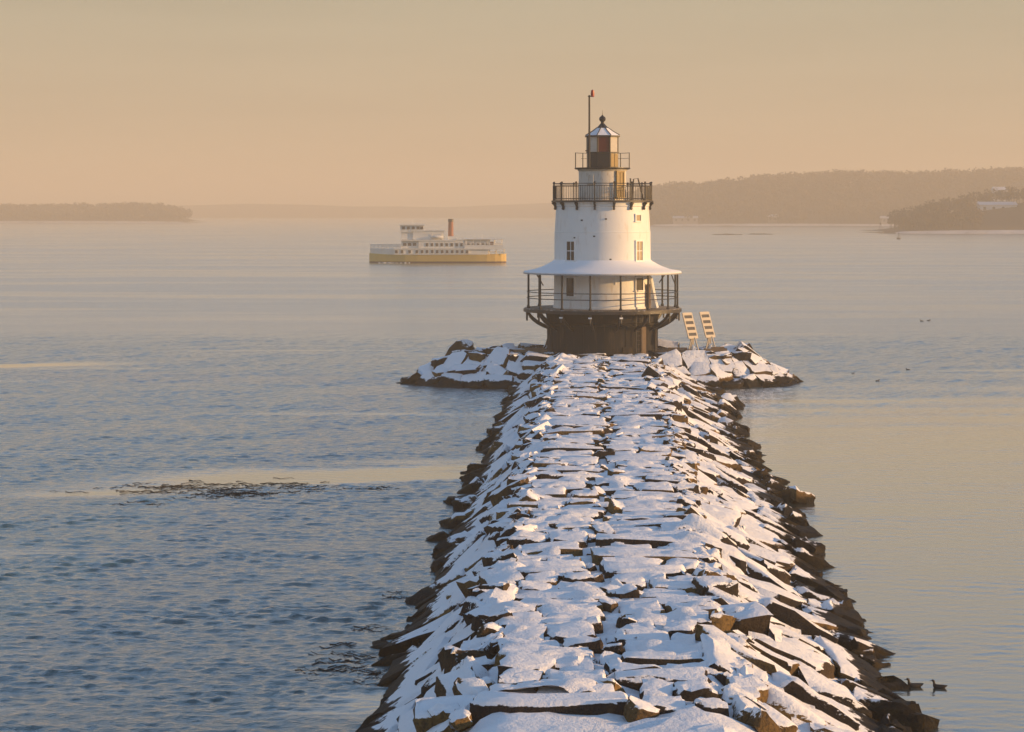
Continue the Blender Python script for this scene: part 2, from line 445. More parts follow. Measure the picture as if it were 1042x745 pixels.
class Pile:
    """collects stones of one kind under one thing; the largest in the picture become parts, the rest one mass"""
    def __init__(s, parent, loc, name): s.parent, s.loc, s.name, s.items = parent, loc, name, []
    def add(s, size, mat4, **k):
        P, f = rock_mesh(*size, **k)
        p = mat4.translation
        s.items.append((size[0] * size[1] / (p.y * p.y) if p.y > 47 else 0, P, f, mat4))
    def world(s):
        for a, P, f, m in s.items:
            yield [m @ Vector(q) for q in P], f
    def flush(s, limit=300):
        s.items.sort(key=lambda q: -q[0])
        rest = MB()
        for i, (a, P, f, m) in enumerate(s.items):
            if i < limit:
                b = MB(); b.v = [tuple(q) for q in P]; b.f = list(f)
                o = link(s.name, b.mesh(s.name, M['rock'], True), s.parent)
                mm = m.copy(); mm.translation = m.translation - s.loc
                o.matrix_basis = mm
            else:
                rest.add([m @ Vector(q) - s.loc for q in P], f)
        if rest.v:
            tag(rest.build(s.name + '_mass', M['rock'], s.parent, smooth=True), kind='stuff')
def g(s=1.0): return random.gauss(0, s)
U = random.uniform

def cx(D): return 2.27 + (D - 54.0) * 0.0394
def hw(D): return 2.48 + (D - 54.0) * 0.0042
ZT = 2.2
AXR = -math.atan(0.0388)
LS, RS = 2.85, 4.6                       # horizontal run of the slopes down to the water

caps = Pile(bw, BW_LOC, 'capstone')
rims = Pile(bw, BW_LOC, 'rim_stone')
arms = Pile(bw, BW_LOC, 'slope_stone')
D0, D1 = 44.0, 152.0
seam = vnoise(140) * 0.55
def seam_x(D): return float(np.interp(D, np.linspace(D0, D1, 140), seam))
# paving slabs laid across the top, two to three columns
for side in (-1, 1):
    D = D0
    while D < D1:
        d = U(0.8, 1.55)
        c = cx(D); h = hw(D); sx = seam_x(D)
        e = h + g(0.22)
        x0, x1 = (-e, sx - U(0.02, 0.30)) if side < 0 else (sx + U(0.02, 0.30), e)
        cuts = [x0, x1]
        if random.random() < 0.45:
            q = x0 + (x1 - x0) * U(0.35, 0.65); cuts = [x0, q, x1]
        for a, b in zip(cuts[:-1], cuts[1:]):
            ln = b - a - U(0.03, 0.12)
            if ln < 0.3: continue
            T = U(0.6, 0.9)
            top = ZT + g(0.045)
            m = Matrix.Translation((c + (a + b) / 2, D + d / 2, top - T / 2)) @ Euler((R(g(1.3)), R(g(2.0)), AXR + R(g(4.0)))).to_matrix().to_4x4()
            caps.add((ln, d * U(0.94, 1.08), T), m, b=0.12, jit=0.05, rough=0.022, cuts=(0, 3), lim_=(0.80, 0.95))
        D += d
# chocking stones in the seam
D = D0
while D < D1 - 2:
    sz = U(0.3, 0.65)
    m = Matrix.Translation((cx(D) + seam_x(D) + g(0.22), D, ZT - sz * 0.35 + g(0.05))) @ Euler((R(g(14)), R(g(14)), U(0, 6.28))).to_matrix().to_4x4()
    rims.add((sz * U(1, 1.6), sz, sz * 0.8), m, b=0.08, jit=0.09, rough=0.02)
    D += U(0.7, 2.2)
# tumbled blocks along both rims
for side in (-1, 1):
    D = D0
    while D < D1 - 1.5:
        sz = U(0.35, 0.72) * (1.5 if random.random() < 0.10 else 1)
        off = hw(D) + U(0.1, 0.75)
        m = Matrix.Translation((cx(D) + side * off, D, ZT - 0.10 - sz * 0.25 - (off - hw(D)) * 0.3 + g(0.10))) @ Euler((R(g(11)), R(side * 12 + g(12)), U(-0.6, 0.6))).to_matrix().to_4x4()
        rims.add((sz * U(1, 1.7), sz * U(0.9, 1.9), sz * U(0.7, 1.0)), m, b=0.12, jit=0.10, rough=0.03, cuts=(1, 4), lim_=(0.70, 0.92))
        D += sz * U(0.8, 1.7)
# long slabs leaning down the slopes
def slope(side, run, courses, D_from, D_to):
    ang = math.atan2(ZT, run)
    for (v0, v1, wmin, wmax) in courses:
        D = D_from
        while D < D_to:
            wd = U(wmin, wmax)
            sk = R(g(13)) + R(-12 if side > 0 else 12)
            ln = (v1 - v0) * U(0.85, 1.2)
            vm = (v0 + v1) / 2 + g(0.22)
            T = U(0.5, 0.95)
            a = ang + R(g(4.5))
            ex = Vector((side * math.cos(a), 0, -math.sin(a)))
            ey = Vector((0, side, 0))
            ez = ex.cross(ey)
            Rm = Matrix((ex, ey, ez)).transposed() @ Euler((R(-side * 2.0 + g(3.0)), 0, side * sk)).to_matrix()
            x = cx(D) + side * (hw(D) + 0.30 + vm * math.cos(ang))
            z = ZT - 0.10 - vm * math.sin(ang) + g(0.055)
            ctr = Vector((x, D + wd / 2, z)) - ez * (T / 2)
            m = Matrix.Translation(ctr) @ Rm.to_4x4()
            arms.add((ln, wd * 1.0, T), m, b=0.15, jit=0.07, rough=0.028, cuts=(1, 3), lim_=(0.72, 0.93))
            D += wd * U(0.86, 1.0)
slope(1, RS, ((0.0, 1.8, 1.3, 3.0), (1.6, 3.5, 1.5, 3.4), (3.3, 5.2, 1.4, 3.2)), D0, 149.5)
slope(-1, LS, ((0.0, 1.6, 1.2, 2.6), (1.4, 3.5, 1.4, 3.0)), D0, 149.5)
# dark boulders at the waterline
for side, run in ((-1, LS), (1, RS)):
    D = D0
    while D < 149:
        sz = U(0.6, 1.15)
        out = U(-0.7, 0.05) + (0.6 if random.random() < 0.14 else 0)
        m = Matrix.Translation((cx(D) + side * (hw(D) + run + out), D, U(-0.30, 0.05))) @ Euler((R(g(14)), R(side * 20 + g(14)), U(-0.8, 0.8))).to_matrix().to_4x4()
        arms.add((sz * U(1.1, 1.8), sz * U(0.8, 1.1), sz * U(0.6, 0.9)), m, b=0.14, jit=0.12, rough=0.045)
        D += sz * U(0.7, 2.0)

from mathutils.bvhtree import BVHTree
def blur(A, sig, step):
    n = max(1, int(3 * sig / step)); k = np.exp(-0.5 * (np.arange(-n, n + 1) * step / sig) ** 2); k /= k.sum()
    A = np.apply_along_axis(lambda q: np.convolve(np.pad(q, n, 'edge'), k, 'valid'), 0, A)
    return np.apply_along_axis(lambda q: np.convolve(np.pad(q, n, 'edge'), k, 'valid'), 1, A)
def snow_drift(parent, loc, piles, xr, yr, step, skew, base, thick, keep=None):
    """wind-packed snow bridging the joints between the stones"""
    b = MB()
    for p in piles:
        for V, f in p.world(): b.add(V, f)
    tree = BVHTree.FromPolygons(b.v, b.f)
    xs = np.arange(xr[0], xr[1], step); ys = np.arange(yr[0], yr[1], step)
    H = np.full((len(ys), len(xs)), -1.0)
    dn = Vector((0, 0, -1))
    for i, y in enumerate(ys):
        for j, x in enumerate(xs):
            hit = tree.ray_cast(Vector((x + skew(y), y, 6.0)), dn)
            if hit[0] is not None: H[i, j] = hit[0].z
    B = blur(np.maximum(H, base), 0.17, step)
    n1 = blur(rng.normal(0, 1, H.shape), 0.16, step); n1 /= n1.std()
    n2 = blur(rng.normal(0, 1, H.shape), 0.75, step); n2 /= n2.std()
    S = B + (thick(xs) if callable(thick) else thick) + 0.036 * n1 + 0.050 * n2
    S = np.minimum(S, H + 0.30)                      # never fills the deepest holes to the brim
    S = blur(S, 0.07, step)
    ok = (S > H - 0.10) & (S > 0.62 + 0.24 * n2 + 0.12 * n1) & (H > -0.5)
    if keep is not None:
        KX = xs[None, :] + np.array([skew(y) for y in ys])[:, None]; ok &= keep(KX, ys[:, None] * np.ones_like(KX))
    idx = -np.ones(H.shape, int); cell = ok[:-1, :-1] & ok[1:, :-1] & ok[:-1, 1:] & ok[1:, 1:]
    V = []; Fc = []
    def vid(i, j):
        if idx[i, j] < 0:
            idx[i, j] = len(V); V.append((xs[j] + skew(ys[i]) - loc.x, ys[i] - loc.y, S[i, j] - loc.z))
        return int(idx[i, j])
    for i, j in zip(*np.nonzero(cell)): Fc.append((vid(i, j), vid(i, j + 1), vid(i + 1, j + 1), vid(i + 1, j)))
    m = MB(); m.v = V; m.f = Fc
    tag(m.build('drifted_snow', M['drift'], parent, smooth=True), kind='stuff')
snow_drift(bw, BW_LOC, (caps, rims, arms), (-7.0, 9.0), (45.0, 152.0), 0.13, cx, -0.2, lambda xs: np.where(np.abs(xs) > 2.8, -0.06, -0.004)[None, :])
caps.flush(); rims.flush(); arms.flush()

# rubble core that fills the gaps below the stones, partly snowed in
def core():
    b = MB(); ds = np.arange(D0 - 2, 152, 0.45); us = np.linspace(-1, 1, 40)
    nz = rng.normal(0, 1, (len(ds), len(us)))
    for D in ds: pass
    V = []
    for i, D in enumerate(ds):
        for j, u in enumerate(us):
            h = hw(D)
            if u < 0: X = u * (h + LS + 2.2); run = LS
            else: X = u * (h + RS + 2.4); run = RS
            dd = max(0, abs(X) - h)
            z = ZT - 0.17 - dd * ZT / run - (0.10 if dd > 0 else 0) + nz[i, j] * 0.055
            V.append((cx(D) + X, D, z))
    n = len(us)
    fs = [(i * n + j, i * n + j + 1, (i + 1) * n + j + 1, (i + 1) * n + j) for i in range(len(ds) - 1) for j in range(n - 1)]
    b.add([Vector(q) - BW_LOC for q in V], fs)
    tag(b.build('rubble_core', M['rock'], bw, smooth=True), kind='stuff')
core()

# apron: an oval mound
A1, B1 = 14.1, 6.9                     # waterline half axes
A0, B0 = 10.4, 4.2                     # top edge half axes
def oval(t, k): return ((A0 + (A1 - A0) * k) * math.sin(t), -(B0 + (B1 - B0) * k) * math.cos(t))
ring = Pile(ap, AP_LOC, 'apron_stone')
def inside_bw(x, y): return (y < 150.8 and -hw(150) - LS + 0.6 < x - cx(y) < hw(150) + RS - 1.0) or (y < 154.0 and abs(x - cx(y)) < 4.2)
for (k0, k1, wmin, wmax, thick) in ((-0.12, 0.34, 1.1, 2.0, 0.8), (0.30, 0.62, 1.2, 2.3, 0.9), (0.58, 0.92, 1.2, 2.3, 0.9), (0.9, 1.15, 1.0, 1.8, 0.9)):
    t = U(0, 0.1)
    while t < 2 * math.pi:
        km = (k0 + k1) / 2 + g(0.05)
        x, y = oval(t, km); x2, y2 = oval(t + 0.02, km)
        tang = Vector((x2 - x, y2 - y, 0)); speed = tang.length / 0.02; tang.normalize()
        wd = U(wmin, wmax)
        xi, yi = oval(t, 0); xo, yo = oval(t, 1)
        out = Vector((xo - xi, yo - yi, 0)); run = out.length
        outn = Vector((tang.y, -tang.x, 0))
        if outn.dot(out) < 0: outn = -outn
        a = math.atan2(ZT, run) * 0.95 + R(g(8))
        if km > 0.88: a = R(U(5, 35))
        ex = outn * math.cos(a) + Vector((0, 0, -math.sin(a))); ey = Vector((0, 0, 1)).cross(outn)
        ez = ex.cross(ey)
        ln = (k1 - k0) * math.hypot(run, ZT) * U(0.95, 1.3)
        px_, py_ = AP_LOC.x + x, AP_LOC.y + y
        z = ZT - 0.02 - max(km, -0.1) * ZT + g(0.06)
        if not inside_bw(px_, py_):
            Rm = Matrix((ex, ey, ez)).transposed() @ Euler((R(g(5)), 0, R(g(11)))).to_matrix()
            m = Matrix.Translation(Vector((px_, py_, z)) - ez * thick / 2) @ Rm.to_4x4()
            ring.add((ln, wd, thick), m, b=0.13, jit=0.075, rough=0.03)
        t += wd / speed * U(0.9, 1.02)
# flat stones on top of the mound
for i in range(110):
    t = U(0, 6.283); k = math.sqrt(U(0.0, 1.0)); x = A0 * k * math.sin(t); y = -B0 * k * math.cos(t)
    if math.hypot(x, y) < 4.3 or inside_bw(AP_LOC.x + x, AP_LOC.y + y): continue
    sz = U(0.7, 1.5)
    m = Matrix.Translation((AP_LOC.x + x, AP_LOC.y + y, ZT - 0.33 + g(0.05))) @ Euler((R(g(5)), R(g(5)), U(0, 3))).to_matrix().to_4x4()
    ring.add((sz * 1.4, sz, 0.6), m, b=0.1, jit=0.08, rough=0.02)
snow_drift(ap, AP_LOC, (ring,), (AP_LOC.x - 14.5, AP_LOC.x + 14.5), (149.0, 163.5), 0.15, lambda y: 0.0, -0.2, -0.15, keep=lambda X, Y: np.hypot(X - AP_LOC.x, Y - AP_LOC.y) > 4.0)
ring.flush()
b = MB()
prof = [(1.0, 1.32, -1.0), (1.0, 1.12, -0.45), (1.0, 0.75, 0.25), (1.0, 0.4, 0.95), (1.0, 0.1, 1.65), (1.0, -0.15, 1.85)]
n = 72; V = []
for _, k, z in prof:
    for j in range(n):
        x, y = oval(2 * math.pi * j / n, k); V.append((x, y, z - 0.1 + g(0.06) - BASE_Z))
fs = []
for i in range(len(prof) - 1):
    for j in range(n):
        fs.append((i * n + j, i * n + (j + 1) % n, (i + 1) * n + (j + 1) % n, (i + 1) * n + j))
fs.append(tuple((len(prof) - 1) * n + j for j in range(n)))
b.add(V, fs)
tag(b.build('rubble_core', M['rock'], ap, smooth=True), kind='stuff')

# ------------------------------------------------------------------ lighthouse
LZ = 1.7
LH = thing('lighthouse', (6.26, 156.0, LZ), 'white round lighthouse on a black iron caisson at the breakwater end', 'lighthouse')
def z_(y): return HC - (y - HZ) / 14.7 - LZ     # height above the foot for a row of the photograph
zd = z_(313); ze = z_(276.5); zj = z_(264.5); zg = z_(204); zw = z_(171.5)
MB().lathe([(3.86, 0), (3.86, 0.5), (3.80, 0.52), (3.80, zd - 1.15), (3.9, zd - 1.1), (3.9, zd - 1.0), (3.82, zd - 0.95), (3.95, zd - 0.28)], 64).build('caisson', M['caisson'], LH, smooth=True)
# plate joints on the caisson
for k in range(16):
    th = 2 * math.pi * k / 16; rm = radial(th)
    MB().box(rm @ Vector((0, 3.81, (zd - 1.1) / 2 + 0.26)), (0.09, 0.05, zd - 1.64), rot=rm).build('plate_joint', M['caisson'], LH)
MB().lathe([(3.4, zd - 0.27), (5.30, zd - 0.27), (5.42, zd - 0.22), (5.42, zd - 0.02), (5.36, zd), (3.0, zd)], 64).build('deck', M['deck'], LH, smooth=True)
MB().lathe([(5.425, zd - 0.26), (5.47, zd - 0.26), (5.47, zd - 0.05), (5.425, zd - 0.05), (5.425, zd - 0.26)], 64, close=False).build('deck_rim', M['iron'], LH)
A16 = [R(11.25 + 22.5 * k) for k in range(16)]
# curved brackets below the deck
arc = [(3.84, zd - 1.55)]
for q in range(7):
    u = q / 6; arc.append((3.9 + 1.38 * math.sin(u * math.pi / 2) ** 1.0 * u ** 0.35, zd - 1.45 + 1.05 * (u ** 1.5)))
up = [(p[0] - 0.10, p[1] + 0.17) for p in reversed(arc[2:])] + [(3.84, zd - 1.30)]
for th in A16:
    fr_ = radial(th).to_4x4() @ Matrix(((0, 1, 0, 0), (1, 0, 0, 0), (0, 0, 1, 0), (0, 0, 0, 1)))
    MB().prism(arc + up, -0.06, 0.06, fr_).build('bracket', M['iron'], LH)
    MB().tube([radial(th) @ Vector((0, 5.33, zd - 0.85)), radial(th) @ Vector((0, 5.33, zd - 0.2))], 0.07, 6).build('drop_knob', M['iron'], LH)
# posts carrying the canopy, rails
for th in A16:
    p = radial(th) @ Vector((0, 5.22, 0))
    o = MB().tube([(p.x, p.y, zd), (p.x, p.y, ze + 0.05)], 0.065, 8).build('post', M['iron'], LH, smooth=True)
    MB().lathe([(0.10, zd), (0.12, zd + 0.05), (0.08, zd + 0.16)], 8).build('post_foot', M['iron'], o, (p.x, p.y, 0))
for th in A16[4:5] + A16[11:12]:
    p = radial(th) @ Vector((0, 5.22, ze - 0.9)); q = radial(th) @ Vector((0, 4.4, ze - 0.02))
for h in (1.12, 0.70):
    MB().ring(5.22, zd + h, 0.032, 64).build('rail', M['iron'], LH, smooth=True)
for th in (R(-62), R(118), R(62)):
    MB().tube([radial(th) @ Vector((0, 5.2, ze - 0.1)), radial(th + 0.16) @ Vector((0, 5.2, ze - 0.85))], 0.04).build('brace', M['iron'], LH)
# walls
MB().lathe([(3.42, zd), (3.42, zd + 0.12), (3.36, zd + 0.14), (3.34, ze + 0.7)], 96).build('lower_wall', M['white'], LH, smooth=True)
MB().lathe([(3.33, zj - 0.25), (3.315, zj + 1.9), (3.335, zj + 1.91), (3.335, zj + 1.95), (3.30, zj + 1.96), (3.21, zg - 0.45), (3.28, zg - 0.40), (3.28, zg - 0.2), (3.36, zg - 0.12)], 96).build('tower_wall', M['white'], LH, smooth=True)
# canopy roof
MB().lathe([(3.30, zj + 0.06), (3.45, zj - 0.08), (4.0, zj - 0.38), (4.7, zj - 0.64), (5.40, ze + 0.06), (5.47, ze + 0.0), (5.45, ze - 0.07), (5.3, ze - 0.06), (3.3, zj - 0.4)], 96, close=False).build('canopy_roof', M['snow_roof'], LH, smooth=True)
MB().lathe([(5.44, ze - 0.13), (5.475, ze - 0.13), (5.475, ze - 0.05), (5.44, ze - 0.05), (5.44, ze - 0.13)], 96, close=False).build('gutter', M['grey_metal'], LH)
for k in range(16):
    th = A16[k]; MB().tube([radial(th) @ Vector((0, 5.3, ze - 0.10)), radial(th) @ Vector((0, 3.36, ze + 0.28))], 0.045).build('rafter', M['white_clean'], LH)

def window(th, rad, z0, z1, wd, pane, frame='white_clean', bars=1, name='window', depth=0.12, fw=0.09):
    rm = radial(th); b = MB(); zc = (z0 + z1) / 2; h = z1 - z0
    b.box(rm @ Vector((-wd / 2 + fw / 2, rad, zc)), (fw, depth, h), rot=rm)
    b.box(rm @ Vector((wd / 2 - fw / 2, rad, zc)), (fw, depth, h), rot=rm)
    b.box(rm @ Vector((0, rad, z1 - fw / 2)), (wd - 2 * fw, depth - 0.005, fw), rot=rm)
    b.box(rm @ Vector((0, rad + 0.02, z0 + fw / 2)), (wd + 0.1, depth + 0.03, fw * 0.9), rot=rm)
    o = b.build(name, M[frame], LH)
    hh = (h - 2 * fw) / (bars + 1)
    for i in range(bars + 1):
        MB().box(rm @ Vector((0, rad - 0.01, z0 + fw + hh * (i + 0.5))), (wd - 2 * fw, 0.03, hh - 0.02), rot=rm).build('pane', M[pane], o)
    if bars:
        c = MB()
        for i in range(1, bars + 1):
            c.box(rm @ Vector((0, rad + 0.01, z0 + fw + hh * i)), (wd - 2 * fw - 0.004, 0.05, 0.05), rot=rm)
        c.box(rm @ Vector((0, rad + 0.012, zc)), (0.04, 0.045, h - 2 * fw - 0.01), rot=rm)
        c.build('glazing_bar', M[frame], o)
    return o
window(R(-42.5), 3.33, z_(265.5), z_(244), 0.86, 'pane', bars=1)
window(R(46.5), 3.33, z_(265.5), z_(244), 0.80, 'pane_sunlit', bars=1)
window(R(46.0), 3.26, z_(226), z_(217.5), 0.66, 'pane_sunlit', bars=0)
window(R(-42.5), 3.37, z_(301.5), z_(280.5), 0.86, 'pane', bars=0, name='door')
window(R(46), 3.37, z_(295.5), z_(280.5), 0.88, 'pane_olive', bars=0)
# dark plank and pale sloping screen against the wall on the sunny side
rm = radial(R(62))
MB().box(rm @ Vector((0.0, 3.52, zd + 0.85)), (0.42, 0.10, 1.65), rot=rm).build('plank_door', M['timber'], LH)
fr_ = radial(R(80)).to_4x4() @ Matrix(((0, 1, 0, 0), (1, 0, 0, 0), (0, 0, 1, 0), (0, 0, 0, 1)))
MB().prism([(3.3, zd + 0.01), (3.85, zd + 0.01), (3.72, zd + 0.5), (3.44, zd + 2.0), (3.3, zd + 2.2)], -0.6, 0.6, fr_).build('sloping_screen', M['white_clean'], LH)
# bolts and small vents
for x, y in ((590.7, 224), (614.5, 222.7), (584, 241.5), (619, 263), (603, 240)):
    th = math.asin((x - 613) / 14.7 / 3.26); rm = radial(th)
    MB().box(rm @ Vector((0, 3.29 if y > 230 else 3.255, z_(y))), (0.14, 0.08, 0.09), rot=rm).build('vent', M['iron'], LH)
MB().tube([radial(R(13)) @ Vector((0, 3.36, z_(288))), radial(R(13)) @ Vector((0, 3.36, z_(279)))], 0.04).build('downpipe', M['white_clean'], LH)
for th in (R(-11.25), R(11.25), R(-33.75)):
    p = radial(th) @ Vector((0, 5.34, zd - 0.5)); MB().box(p, (0.22, 0.12, 0.10), rot=radial(th)).build('white_post_foot', M['white_clean'], LH)  # small boxes added for the white post feet below the deck edge
# pipe leaving the caisson on the left, ladder on the sunny side
MB().tube([(-3.75, -0.9, zd - 1.35), (-3.8, -1.0, zd - 2.1), (-3.95, -1.2, zd - 2.6), (-4.3, -1.4, 0.5)], 0.06).build('cable_pipe', M['iron'], LH, smooth=True)
rm = radial(R(36)); lad = MB()
for s in (-0.24, 0.24): lad.tube([rm @ Vector((s, 4.02, 0.2)), rm @ Vector((s, 4.02, zd - 0.28))], 0.035)
o = lad.build('ladder', M['iron'], LH)
for i in range(9): MB().tube([rm @ Vector((-0.24, 4.02, 0.5 + 0.3 * i)), rm @ Vector((0.24, 4.02, 0.5 + 0.3 * i))], 0.022).build('rung', M['iron'], o)
# plates added on the caisson; its sunlit patch put into the paler one
for th, z0, z1, wd in ((R(44), 0.2, zd - 1.2, 0.5), (R(24), 0.25, 0.95, 0.7)):
    rm = radial(th); MB().box(rm @ Vector((0, 3.84, (z0 + z1) / 2)), (wd, 0.06, z1 - z0), rot=rm).build('lit_patch_plate', M['timber'] if th > 0.6 else M['caisson'], LH)
# gallery
MB().lathe([(3.3, zg - 0.13), (3.42, zg - 0.13), (3.5, zg - 0.06), (3.5, zg), (1.5, zg + 0.01)], 72).build('gallery_deck', M['deck'], LH, smooth=True)
MB().lathe([(3.505, zg - 0.12), (3.535, zg - 0.12), (3.535, zg - 0.02), (3.505, zg - 0.02), (3.505, zg - 0.12)], 72, close=False).build('gallery_rim', M['iron'], LH)
brk = [(3.26, zg - 0.62), (3.34, zg - 0.66), (3.42, zg - 0.6), (3.38, zg - 0.45), (3.46, zg - 0.3), (3.56, zg - 0.24), (3.56, zg - 0.13), (3.26, zg - 0.13)]
for th in A16:
    fr_ = radial(th).to_4x4() @ Matrix(((0, 1, 0, 0), (1, 0, 0, 0), (0, 0, 1, 0), (0, 0, 0, 1)))
    MB().prism(brk, -0.06, 0.06, fr_).build('gallery_bracket', M['iron'], LH)
    p = radial(th) @ Vector((0, 3.42, 0))
    o = MB().tube([(p.x, p.y, zg), (p.x, p.y, zg + 1.16)], 0.045, 8).build('gallery_post', M['iron'], LH, smooth=True)
    MB().lathe([(0.02, 1.15), (0.07, 1.19), (0.07, 1.25), (0.02, 1.29)], 8).build('finial', M['iron'], o, (p.x, p.y, zg))
bal = MB().tube([(0, 0, 0.0), (0, 0, 1.02)], 0.018, 4).mesh('baluster', M['iron'])
for k in range(16):
    if abs(A16[k] - R(33.75)) < 0.01: continue
    for i in range(1, 8):
        th = A16[k] + R(22.5) * i / 8; p = radial(th) @ Vector((0, 3.42, zg + 0.01)); link('baluster', bal, LH, p)
MB().ring(3.42, zg + 1.15, 0.028, 64).build('gallery_rail', M['iron'], LH, smooth=True)
MB().ring(3.42, zg + 1.0, 0.025, 64).build('gallery_rail', M['iron'], LH, smooth=True)
MB().ring(3.42, zg + 0.12, 0.022, 64).build('gallery_rail', M['iron'], LH, smooth=True)
# boarded bays at both ends of the gallery rail
for th in (R(-90), R(90), R(-79), R(79), R(101), R(-101)):
    rm = radial(th); MB().box(rm @ Vector((0, 3.37, zg + 0.55)), (0.62, 0.03, 0.82), rot=rm).build('rail_panel', M['grey_metal'] if abs(th) > 1.5 else M['iron'], LH)
# stair frame beside the watch room
st = MB(); a_ = Vector((1.75, -1.9, zg)); 
for dx in (0.0, 0.42):
    st.tube([(1.95 + dx * 0.0, -2.2 + dx, zg), (2.05, -2.2 + dx, zg + 1.45), (2.35, -2.2 + dx, zg + 1.5), (2.75, -2.2 + dx, zg)], 0.04)
o = st.build('step_ladder', M['iron'], LH)
for i in range(4): MB().box((2.43 + 0.08 * i, -1.99, zg + 1.2 - 0.3 * i), (0.1, 0.42, 0.04)).build('tread', M['iron'], o)
MB().tube([(1.82, -2.3, zg), (1.82, -2.3, zg + 1.5)], 0.06).build('stair_post', M['iron'], LH)
# watch room
MB().lathe([(1.64, zg), (1.64, zw - 0.2), (1.72, zw - 0.14), (1.72, zw - 0.06)], 64).build('watch_room', M['watch'], LH, smooth=True)
do = window(R(45), 1.66, zg + 0.12, zg + 2.02, 0.80, 'ochre', 'ochre', 1, 'watch_room_door', 0.12, 0.1)
MB().box(radial(R(45)) @ Vector((0.28, 1.78, zg + 1.0)), (0.05, 0.06, 0.12), rot=radial(R(45))).build('handle', M['iron'], do)
window(R(-32), 1.645, zg + 1.1, zg + 1.75, 0.5, 'watch', 'watch', 0)
# lantern gallery
MB().lathe([(1.5, zw - 0.09), (1.86, zw - 0.07), (1.93, zw - 0.02), (1.93, zw + 0.05), (0.9, zw + 0.06)], 48).build('lantern_deck', M['iron'], LH, smooth=True)
for k in range(8):
    th = R(0 + 45 * k + (0 if k % 2 else 0)) + R(22.5 if False else 0)
    th = R(90 + 45 * k); p = radial(th) @ Vector((0, 1.86, 0))
    if k in (6, 7, 5): continue
    MB().tube([(p.x, p.y, zw + 0.03), (p.x, p.y, zw + 1.1)], 0.035, 6).build('lantern_rail_post', M['iron'], LH)
def arc_rail(z, a0, a1, rad, r, nm):
    MB().tube([radial(R(a0 + (a1 - a0) * i / 30)) @ Vector((0, rad, z)) for i in range(31)], r, 5).build(nm, M['iron'], LH)
arc_rail(zw + 1.09, 90, 270, 1.86, 0.020, 'lantern_rail'); arc_rail(zw + 0.72, 90, 230, 1.86, 0.016, 'lantern_rail')
# lantern: eight sides
O8 = R(25.5); RL = 1.14
zp = z_(155); zo = z_(139); 
MB().lathe([(RL, zw + 0.04), (RL, zp - 0.06), (RL + 0.06, zp - 0.05), (RL + 0.06, zp)], 8, O8).build('lantern_parapet', M['lantern_black'], LH)
for k in range(8):
    t0 = O8 + k * R(45); tm = t0 + R(22.5); ap_ = RL * math.cos(R(22.5)); wd = 2 * RL * math.sin(R(22.5)) - 0.09
    rm = radial(tm)
    sx = math.degrees(tm) % 360
    pm = 'pane_red' if k == 7 else 'pane_clear'
    MB().box(rm @ Vector((0, ap_ - 0.03, (zp + zo) / 2)), (wd, 0.03, zo - zp - 0.02), rot=rm).build('lantern_pane', M[pm], LH)
    p = radial(t0) @ Vector((0, RL - 0.03, 0))
    MB().tube([(p.x, p.y, zp), (p.x, p.y, zo)], 0.06, 6).build('lantern_mullion', M['lantern_black'], LH)
    if k == 0:      # sunlit face of the black parapet, its light put into ochre panels
        for s in (-0.2, 0.2):
            MB().box(rm @ Vector((s, ap_ + 0.012, (zw + zp) / 2)), (wd / 2 - 0.05, 0.03, zp - zw - 0.22), rot=rm).build('sunlit_parapet_face', M['ochre'], LH)
MB().lathe([(RL + 0.13, zo - 0.04), (RL + 0.13, zo + 0.06), (RL + 0.05, zo + 0.09)], 8, O8).build('lantern_cornice', M['lantern_black'], LH)
zr = z_(127)
rf = MB().lathe([(RL + 0.12, zo + 0.065), (0.75, zo + 0.36), (0.42, zr - 0.22)], 8, O8).build('lantern_roof', M['snow_roof'], LH)
MB().lathe([(0.44, zr - 0.235), (0.22, zr), (0.12, zr + 0.1), (0.12, zr + 0.2)], 8, O8).build('roof_crown', M['lantern_black'], rf)
for k in range(8):
    t0 = O8 + k * R(45)
    MB().tube([radial(t0) @ Vector((0, RL + 0.1, zo + 0.09)), radial(t0) @ Vector((0, 0.75, zo + 0.37)), radial(t0) @ Vector((0, 0.40, zr - 0.2))], 0.035).build('roof_rib', M['lantern_black'], rf)
zb = z_(121)
MB().lathe([(0.10, zb - 0.32), (0.12, zb - 0.2), (0.2, zb - 0.12), (0.24, zb), (0.19, zb + 0.12), (0.08, zb + 0.2), (0.05, zb + 0.26)], 16).build('vent_ball', M['lantern_black'], LH, smooth=True)
MB().tube([(0, 0, zb + 0.2), (0, 0, z_(112))], 0.025, 5, 0.008).build('lightning_rod', M['ochre'], LH)
# mast with red lamp
mx = (599 - 613) / 14.7
ms = MB().tube([(mx, -1.35, zw + 0.03), (mx, -1.35, z_(98))], 0.075, 8, 0.06).build('mast', M['iron'], LH, smooth=True)
MB().box((mx + 0.1, -1.35, z_(99)), (0.42, 0.06, 0.07)).build('lamp_arm', M['iron'], ms)
MB().lathe([(0.10, -0.22), (0.12, -0.2), (0.13, 0.0), (0.11, 0.22), (0.03, 0.28)], 12).build('red_lamp', M['red'], ms, (mx + 0.22, -1.35, z_(96.5)), True)
MB().box((mx - 0.12, -1.3, z_(154)), (0.3, 0.1, 0.08)).build('mast_clamp', M['iron'], ms)
# snow lying on the gallery and lantern decks' edge is part of the decks' material

